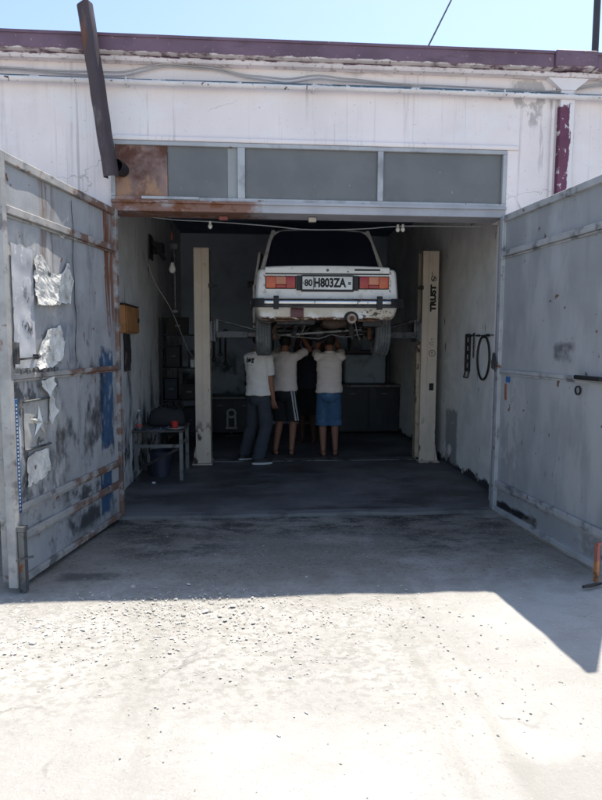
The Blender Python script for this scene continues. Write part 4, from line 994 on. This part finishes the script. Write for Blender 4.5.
# two white stripes down the right side of the black shorts
bv2 = BVHTree.FromPolygons([v.co[:] for v in P2['lower'].data.vertices], [p.vertices[:] for p in P2['lower'].data.polygons])
def stripe(off, wd):
    b = MB(); hip, kn, ank, td, g_ = P2['legs'][1]; rows = []
    dirn = (P2['r']*.72-P2['f']*.70).normalized(); sdv = V((-dirn.y, dirn.x, 0))
    for i in range(14):
        z_ = .925-.44*i/13; c_ = hip.lerp(kn, max(0, (hip.z-z_)/(hip.z-kn.z))); row = []
        for e in (off, off+wd):
            p = V((c_.x, c_.y, z_))+dirn*.4+sdv*e; h = bv2.ray_cast(p, -dirn)
            row.append((h[0] if h[0] else V((c_.x, c_.y, z_))+dirn*.11)+dirn*.004)
        rows.append([b.bm.verts.new(q) for q in row])
    for a_, c_ in zip(rows, rows[1:]): b.bm.faces.new((a_[0], a_[1], c_[1], c_[0]))
    b.thick(.002); return b.build('side_stripe', mat('white_stripe', (.42, .42, .43), .8), P2['lower'])
stripe(-.035, .022); stripe(.005, .022)

# ------------------------------------------------------------------ things inside the garage
tb = tag(empty('workbench', (-1.12, 7.12, .02)), 'small dark workbench with angle steel legs against the left wall', 'workbench')
b = MB(); b.box(-.29, .285, -.30, .36, .565, .592, .004); b.build('tabletop', mat('greasy_tabletop', (.05, .048, .05), .5, layers=[((.09, .09, .09), [('n', (6, 6, 6), .5, .66)])]), tb)
for x, y in ((-.26, -.26), (.25, -.26), (-.26, .32), (.25, .32)):
    b = MB(); b.box(x-.02, x+.02, y-.003, y+.003, 0, .564); b.box(x-.02 if x < 0 else x+.014, x-.014 if x < 0 else x+.02, y+.0035, y+.04, 0, .564); b.build('leg', M['greymetal'], tb)
b = MB(); b.box(-.238, .228, -.275, -.264, .385, .425); b.box(.235, .245, -.215, .31, .385, .425); b.build('rail', M['greymetal'], tb)
b = MB(); b.bar((-.23, -.25, .14), (.22, -.25, .37), .012, .03); b.build('diagonal_brace', M['blackmetal'], tb)
TZ = .02+.592+.001
clear = mat('clear_plastic', (.55, .60, .62), .08, trans=.9, spec=.5)
b = MB(); b.lathe([(0, 0), (.03, .0), (.036, .008), (.036, .06), (.033, .07), (.036, .08), (.036, .13), (.030, .16), (.014, .19), (.012, .205), (0, .205)], (0, 0, 0), 'Z', 24, False)
bt = tag(b.build('bottle', clear, smooth=50, loc=(-1.345, 6.90, TZ)), 'clear plastic bottle on the left corner of the workbench', 'bottle')
b = MB(); b.lathe([(0, .206), (.015, .206), (.015, .224), (0, .224)], (0, 0, 0), 'Z', 16, False); b.build('cap', mat('white_cap', (.6, .6, .6), .4), bt, 40)
b = MB(); b.lathe([(.0365, .03), (.0372, .03), (.0372, .058), (.0365, .058)], (0, 0, 0), 'Z', 24); b.build('label_band', mat('red_label', (.4, .06, .05), .5), bt, 40)
b = MB(); b.lathe([(0, 0), (.06, 0), (.098, .014), (.096, .018), (.058, .005), (0, .005)], (0, 0, 0), 'Z', 32, False)
tag(b.build('plate', mat('pale_dish', (.36, .35, .32), .4), smooth=40, loc=(-.935, 6.91, TZ)), 'shallow pale dish under the red cup', 'plate')
b = MB(); b.lathe([(0, 0), (.034, 0), (.043, .075), (.046, .082), (.042, .082), (.032, .006), (0, .006)], (0, 0, 0), 'Z', 28, False); cp = b.build('cup', mat('red_plastic', (.42, .035, .03), .4), smooth=40, loc=(-.945, 6.91, TZ+.0065))
tag(cp, 'small red plastic cup standing on the pale dish', 'cup')
b = MB(); b.grid(lambda u, v: V((-.13+.26*u+.02*v, -.06+.13*v, .002+.016*abs(noise.noise(V((u*5, v*4, 2))))+.02*(v if u > .4 else 0)*u)), 18, 10).thick(.002)
tag(b.build('cloth', mat('spotted_cloth', (.03, .035, .06), .9, layers=[((.55, .56, .6), [('n', (60, 60, 60), .57, .61)])]), smooth=50, loc=(-1.14, 6.90, TZ)), 'dark spotted cloth crumpled on the workbench', 'cloth')
b = MB(); b.grid(lambda u, v: V((-.10+.2*u, -.03+.06*v, .001+.004*u)), 4, 3).thick(.0015); tag(b.build('paper', mat('blue_white_paper', (.30, .32, .42), .8), loc=(-1.15, 6.855, TZ)), 'bluish paper sheet at the front edge of the workbench', 'paper')
b = MB()
b.rings([[V((rx*cos(2*pi*k/24)**1, ry*sin(2*pi*k/24), z_)) for k in range(24)] for z_, rx, ry in ((0, .21, .14), (.03, .235, .155), (.10, .225, .15), (.17, .19, .12), (.20, .13, .08), (.21, .05, .03))])
for v in b.bm.verts: v.co += V((.03*noise.noise(v.co*6), .02*noise.noise(v.co*7+V((3, 0, 0))), .03*noise.noise(v.co*5+V((0, 4, 0)))*(1 if v.co.z > .05 else 0)))
bg_ = tag(b.build('tool_bag', mat('black_canvas', (.028, .028, .03), .9, bump=(.4, 30, .006)), smooth=60, loc=(-1.08, 7.24, TZ)), 'bulky black tool bag at the back of the workbench', 'bag')
b = MB(); b.tube([(-.12+.24*t, -.02, .19+.07*sin(pi*t)) for t in [i/10 for i in range(11)]], .010, 6); b.build('handle', M['black'], bg_, 60)
b = MB(); b.lathe([(0, 0), (.11, 0), (.125, .30), (.128, .30), (.118, .0)][:4], (0, 0, 0), 'Z', 28, False).thick(.004); bk = tag(b.build('bucket', mat('dark_blue_plastic', (.03, .035, .06), .5), smooth=40, loc=(-1.15, 7.16, .02)), 'dark bucket on the floor under the workbench', 'bucket')
b = MB(); b.tube([(.125*cos(a), .02, .29-.10*sin(a)) for a in [pi*i/12 for i in range(13)]], .004, 5); b.build('handle', M['greymetal'], bk, 60)
b = MB(); b.box(-.02, .02, -.015, .015, 0, .02, .006); tag(b.build('scrap', mat('white_scrap', (.55, .55, .55), .8), loc=(-1.16, 6.72, .022)), 'tiny white scrap on the floor under the workbench', 'scrap')

# shelf rack with clutter behind the left column
sk = tag(empty('shelf_rack', (-1.10, 9.0, .02)), 'dark shelf rack in the corner left of the lift column', 'shelf')
for x, y in ((-.28, -.2), (.28, -.2), (-.28, .2), (.28, .2)):
    b = MB(); b.box(x-.018, x+.018, y-.018, y+.018, 0, 1.95); b.build('post', M['blackmetal'], sk)
for z_ in (.25, .75, 1.22, 1.7):
    b = MB(); b.box(-.30, .30, -.215, .215, z_-.02, z_, .002); b.build('shelf_board', M['blackmetal'], sk)
clut = [(-.15, -.05, .25, .2, .25, .3), (.12, -.05, .25, .2, .22, .36), (-.16, -.02, .75, .18, .2, .28), (.10, -.06, .75, .22, .18, .2), (-.12, -.03, 1.22, .2, .2, .3), (.15, .08, 1.22, .15, .12, .22), (-.05, -.05, 1.70, .3, .22, .22)]
dm = [mat('dark_card', (.05, .045, .04), .9), mat('black_case_paint', (.022, .022, .025), .5), mat('dull_blue_case', (.03, .035, .05), .6)]
names = ['brown carton on the lowest shelf, wall side', 'tall black case on the lowest shelf, column side', 'dull blue case on the second shelf, wall side', 'brown carton on the second shelf, column side', 'black case on the third shelf, wall side', 'slim blue case behind the white mug on the third shelf', 'brown carton lying alone on the top shelf']
for i, (x, y, z_, wx, wy, hz) in enumerate(clut):
    b = MB(); b.box(-wx/2, wx/2, -wy/2, wy/2, 0, hz, .008, 2)
    q = b.build('storage_box', dm[i % 3], loc=(-1.10+x, 9.0+y, .02+z_+.001), rotz=random.uniform(-.15, .15)); tag(q, names[i]+' of the dark rack', 'box', 'boxes on the dark shelf rack')
    b = MB(); b.box(-wx/2-.004, wx/2+.004, -wy/2-.004, wy/2+.004, hz+.001, hz+.022, .004); b.build('lid', dm[i % 3], q)
    b = MB(); b.box(-.04, .04, -wy/2-.012, -wy/2-.001, hz*.5, hz*.5+.025, .003); b.build('handle', M['greymetal'], q)
b = MB(); b.lathe([(0, 0), (.036, 0), (.038, .11), (.034, .11), (.032, .006), (0, .006)], (0, 0, 0), 'Z', 24, False); mg = tag(b.build('mug', mat('white_enamel', (.7, .7, .7), .3), smooth=40, loc=(-.935, 8.84, 1.242)), 'white enamel mug at the edge of the dark rack', 'mug')
b = MB(); b.tube([(.036+.028*sin(a), 0, .055+.03*cos(a)) for a in [pi*i/10 for i in range(11)]], .005, 6); b.build('handle', mat('white_enamel_handle', (.7, .7, .7), .3), mg, 60)

# light bulb on a cord, rod below, cables
lb = tag(empty('hanging_bulb', (-1.09, 8.0, 2.52)), 'white light bulb hanging on a cord beside the left lift column', 'light bulb')
b = MB(); b.lathe([(0, -.075), (.02, -.072), (.036, -.058), (.043, -.035), (.040, -.008), (.028, .02), (.020, .045), (.018, .06), (0, .06)], (0, 0, .05), 'Z', 24, False); b.build('bulb', mat('frosted_bulb', (.75, .75, .75), .3), lb, 60)
b = MB(); b.lathe([(0, .11), (.021, .11), (.023, .17), (.008, .19), (0, .19)], (0, 0, 0), 'Z', 16, False); b.build('lamp_holder', M['black'], lb, 40)
b = MB(); b.tube([(.012*sin(z_*3), 0, .19+z_*.095) for z_ in range(11)], .005, 5); b.build('cord', M['blackcable'], lb)
b = MB(); b.cyl((0, 0, .40), (0, 0, .49), .012, n=8); b.build('connector', mat('red_connector', (.4, .08, .06), .5), lb, 40)
b = MB(); b.cyl((0, 0, 0), (0, 0, .86), .016, n=10); b.box(-.05, .05, -.03, .03, .84, .92, .006); b.box(-.035, .035, -.035, .035, -.0, .04, .004); rp = tag(b.build('wall_rod', M['greymetal'], smooth=40, loc=(-1.10, 8.3, 1.66+.34)), 'dark rod on the wall just below the hanging bulb', 'rod')
b = MB(); pts = [V((-1.385, 7.7, 2.72)), V((-1.34, 8.1, 2.40)), V((-1.18, 8.35, 2.08)), V((-1.08, 8.5, 1.8)), V((-.98, 8.6, 1.52)), V((-.90, 8.72, 1.36)), V((-.87, 8.78, 1.2))]
def smooth_pts(p, n=6):
    out = []
    for i in range(len(p)-1):
        a, b_, c, d_ = p[max(i-1, 0)], p[i], p[i+1], p[min(i+2, len(p)-1)]
        for k in range(n):
            t = k/n; out.append(.5*((2*b_)+(c-a)*t+(2*a-5*b_+4*c-d_)*t*t+(3*b_-a-3*c+d_)*t**3))
    return out+[p[-1]]
b.tube(smooth_pts(pts), .007, 6)
tag(b.build('extension_lead', mat('pale_cable', (.34, .34, .34), .6), smooth=60), 'pale extension lead drooping from the left wall to the dark rack', 'cable')
b = MB(); pts = [V((-1.19, 5.86, 2.80)), V((-.8, 5.87, 2.755)), V((-.45, 5.88, 2.745)), V((.1, 5.88, 2.715)), V((.5, 5.88, 2.685)), V((1.0, 5.88, 2.70)), V((1.45, 5.88, 2.735)), V((2.2, 5.87, 2.74))]
b.tube(smooth_pts(pts), .005, 5); lw = tag(b.build('light_string', mat('pale_wire', (.30, .32, .34), .6), smooth=60), 'thin drooping wire with small lamp sockets strung under the lintel', 'cable')
for x, z_ in ((-.44, 2.735), (1.37, 2.735), (1.42, 2.738)):
    b = MB(); b.sphere((x, 5.88, z_-.035), (.022, .022, .026), 2); b.cyl((x, 5.88, z_-.015), (x, 5.88, z_+.012), .012, n=8); b.build('lamp', mat('milky_lamp', (.65, .65, .63), .4), lw, 50)
b = MB(); b.box(-.035, .035, -.02, .025, -.04, .0, .004); tag(b.build('junction_box', mat('beige_plastic', (.42, .38, .33), .5), loc=(.51, 5.60, 2.742)), 'small beige box fixed under the middle of the lintel', 'junction box')
b = MB(); b.box(-.04, .04, -.02, .02, -.035, 0, .004); tag(b.build('socket', mat('dull_red_plastic', (.22, .07, .06), .5), loc=(-.30, 5.62, 2.742)), 'dull red socket under the left part of the lintel', 'socket')

# left wall: orange box, hanging tag, bracket
ob = tag(empty('wall_cabinet', (-1.42, 6.72, 1.70)), 'small orange wooden box on the left inner wall', 'box')
om = mat('orange_wood', (.36, .165, .06), .7, vary=.2, vscale=7)
b = MB(); b.box(.001, .06, -.34, .34, 0, .29, .006); b.build('case', om, ob)
b = MB(); b.box(.062, .074, -.325, .325, .012, .278, .004); dd = b.build('door', om, ob); b = MB(); b.box(.075, .09, .24, .27, .12, .17, .003); b.build('latch', M['blackmetal'], dd)
b = MB(); b.box(.001, .068, -.36, .36, .291, .305, .003); b.build('lid', M['blackmetal'], ob)
b = MB(); b.grid(lambda u, v: V((.02+.03*v*(1-v)+.01*noise.noise(V((u*3, v*5, 0))), -.14+.28*u, -.40*v)), 8, 12).thick(.008)
tag(b.build('hanging_rag', mat('dark_rag', (.035, .03, .03), .9, layers=[((.12, .09, .08), [('n', (9, 9, 9), .52, .62)])]), smooth=60, loc=(-1.42, 6.66, 1.69)), 'dark rag hanging under the orange box on the left wall', 'rag')
b = MB(); b.bar((0, 0, .15), (.18, .1, -.10), .03, .05); b.box(0, .02, -.12, .12, -.12, .2, .004); b.box(.02, .16, .05, .2, -.02, .12, .006)
tag(b.build('wall_bracket', M['blackmetal'], loc=(-1.42, 8.3, 2.82)), 'dark metal bracket high on the left inner wall', 'bracket')

# right wall: spanner holder, chain, belt hoop, stencil
hk = tag(empty('tool_hanger', (2.495, 6.95, 1.27)), 'black slotted steel plate hanging on the right inner wall', 'tool')
b = MB()
for y in (-.075, .045): b.box(-.02, -.002, y, y+.035, 0, .44, .003)
for z_ in (.0, .10, .2, .3, .40): b.box(-.019, -.003, -.039, .044, z_+.001, z_+.045, .002)
b.build('plate', M['black'], hk)
b = MB(); b.tube([(-.012, -.06, -.0), (-.03, -.06, -.07), (-.03, .06, -.07), (-.012, .06, .0)], .009, 6); b.build('handle', M['black'], hk)
b = MB()
for i in range(13):
    z_ = -i*.021; ha = (i % 2)*pi/2
    b.tube([(-.012+.008*cos(a)*sin(ha), .006*noise.noise(V((i, 0, 0)))+.010*cos(a)*cos(ha), z_+.015*sin(a)) for a in [2*pi*k/8 for k in range(8)]], .0035, 5, True)
b.bar((-.03, 0, .0), (0, 0, .02), .012, .012)
tag(b.build('chain', M['blackmetal'], smooth=60, loc=(2.495, 6.76, 1.70)), 'short black chain hanging beside the slotted plate on the right wall', 'chain')
b = MB(); b.tube([(-.014, .175*cos(a)*(1-.0*sin(a)), .24*sin(a)) for a in [2*pi*k/40 for k in range(40)]], .011, 8, True); b.cyl((-.03, 0, .225), (0, 0, .225), .01, n=8)
tag(b.build('drive_belt', M['black'], smooth=60, loc=(2.495, 6.45, 1.445)), 'thin black drive belt hanging as an oval on the right wall', 'belt')
b = MB(); b.bar((-.008, -.55, 0), (-.008, .25, .0), .008, .008); b.cyl((-.04, .0, .0), (0, .0, .0), .012, n=8); b.cyl((-.04, -.28, .0), (0, -.28, .0), .014, n=8); b.cyl((-.05, .25, .0), (0, .25, .0), .010, n=8)
tag(b.build('hook_rail', M['blackmetal'], smooth=40, loc=(2.495, 6.60, 1.69)), 'thin hook rail on the right wall above the belt and chain', 'rail')
me = text_mesh('8.337', .09, .001, .001, .26)
for v in me.vertices:
    a, c_, e = v.co; v.co = V((-.002-e, -a, c_))
tag(finish(me, 'wall_number', mat('rust_ink', (.16, .11, .09), .8), loc=(2.499, 6.88, 2.995)), 'faint brown stencilled number high on the right inner wall', 'lettering')

# benches, cabinets and machines at the back
def cabinet(loc, w_, d_, h_, n, label, m, group=None):
    o = tag(empty('cabinet', loc), label, 'cabinet', group)
    b = MB(); b.box(-w_/2, w_/2, -d_/2, d_/2, .04, h_-.04, .004); b.build('case', m, o)
    b = MB(); b.box(-w_/2-.03, w_/2+.03, -d_/2-.03, d_/2+.01, h_-.038, h_, .005); b.build('worktop', M['greymetal'], o)
    k = w_/n
    for i in range(n):
        b = MB(); b.box(-w_/2+i*k+.01, -w_/2+(i+1)*k-.01, -d_/2-.018, -d_/2-.002, .07, h_-.07, .004); dr_ = b.build('door', m, o)
        b = MB(); b.box(-w_/2+(i+.5)*k-.05, -w_/2+(i+.5)*k+.05, -d_/2-.035, -d_/2-.019, h_-.16, h_-.14, .003); b.build('handle', M['greymetal'], dr_)
    return o
cabm = mat('dark_cabinet_paint', (.022, .025, .032), .5, layers=[((.04, .042, .05), [('n', (4, 4, 2), .54, .68)])])
cabinet((1.93, 10.6, .02), 1.10, .62, .86, 2, 'dark two door cabinet under the grey case at the back right', cabm, 'cabinets at the back')
cabinet((-.42, 10.6, .02), .85, .62, .66, 2, 'low dark cabinet at the back behind the left person', cabm, 'cabinets at the back')
gc = tag(empty('machine_case', (1.87, 10.5, .881)), 'pale grey rounded machine case standing on the dark cabinet', 'machine case')
b = MB(); b.box(-.36, .37, -.2, .2, .02, .53, .05, 3); b.build('case', mat('grey_green_enamel', (.25, .30, .35), .5, layers=[((.15, .17, .18), [('n', (3, 3, 3), .5, .7)])]), gc, 40)
b = MB(); b.box(.372, .43, -.21, .21, .02, .60, .01); b.box(-.38, .43, -.21, .21, .535, .60, .01); b.build('frame', M['blackmetal'], gc)
b = MB(); b.box(-.38, .43, -.22, .22, 0, .018, .004); b.build('base', M['blackmetal'], gc)
pb = tag(empty('pulley_bracket', (-.44, 10.24, .30)), 'pale eight shaped bracket standing in front of the low cabinet', 'bracket')
b = MB(); b.lathe([(.05, -.02), (.085, -.02), (.085, .0), (.05, .0)], (0, 0, .10), 'Y', 28); b.box(-.085, -.05, -.02, 0, -.13, .05, .004); b.box(.05, .085, -.02, 0, -.13, .05, .004); b.box(-.10, .10, -.02, 0, -.17, -.131, .004); b.build('plate', mat('pale_cast_metal', (.30, .30, .30), .5, .3), pb, 40)
b = MB(); b.box(-.02, .02, -.001, .05, -.279, -.171); b.box(-.12, .12, -.08, .06, -.28, -.26, .004); b.build('stand', M['blackmetal'], pb)
b = MB(); b.cyl((0, -.02, .10), (0, .06, .10), .045, n=20); b.build('hub', M['black'], pb, 40)
# tools hanging on the back wall at the left
for i, (x, z_, l_) in enumerate(((-.82, 1.75, .45), (-.70, 1.70, .30), (-.60, 1.78, .55))):
    b = MB(); b.box(-.02, .02, -.03, -.005, -l_, 0, .004); b.lathe([(.022, -.03), (.05, -.03), (.05, -.006), (.022, -.006)], (0, 0, .03), 'Y', 20); b.lathe([(.018, -.03), (.04, -.03), (.04, -.006), (.018, -.006)], (0, 0, -l_-.02), 'Y', 20)
    tag(b.build('spanner', M['blackmetal'], smooth=40, loc=(x, 11.597, z_)), ('long spanner nearest the dark rack', 'shortest spanner, between the two longer ones', 'longest spanner of the three, farthest from the rack')[i]+' on the back wall', 'spanner', 'spanners on the back wall')
tk = tag(empty('gas_cylinder', (1.15, 10.95, .02)), 'dark upright gas cylinder against the back wall behind the workers', 'gas cylinder')
b = MB(); b.lathe([(0, 0), (.11, 0), (.115, .02), (.115, 1.15), (.09, 1.26), (.04, 1.31), (0, 1.31)], (0, 0, 0), 'Z', 28, False); b.build('tank', mat('dark_blue_tank', (.03, .04, .06), .5), tk, 50)
b = MB(); b.cyl((0, 0, 1.31), (0, 0, 1.38), .02, n=12); b.cyl((-.04, 0, 1.40), (.04, 0, 1.40), .018, n=12); b.build('valve', M['greymetal'], tk, 50)
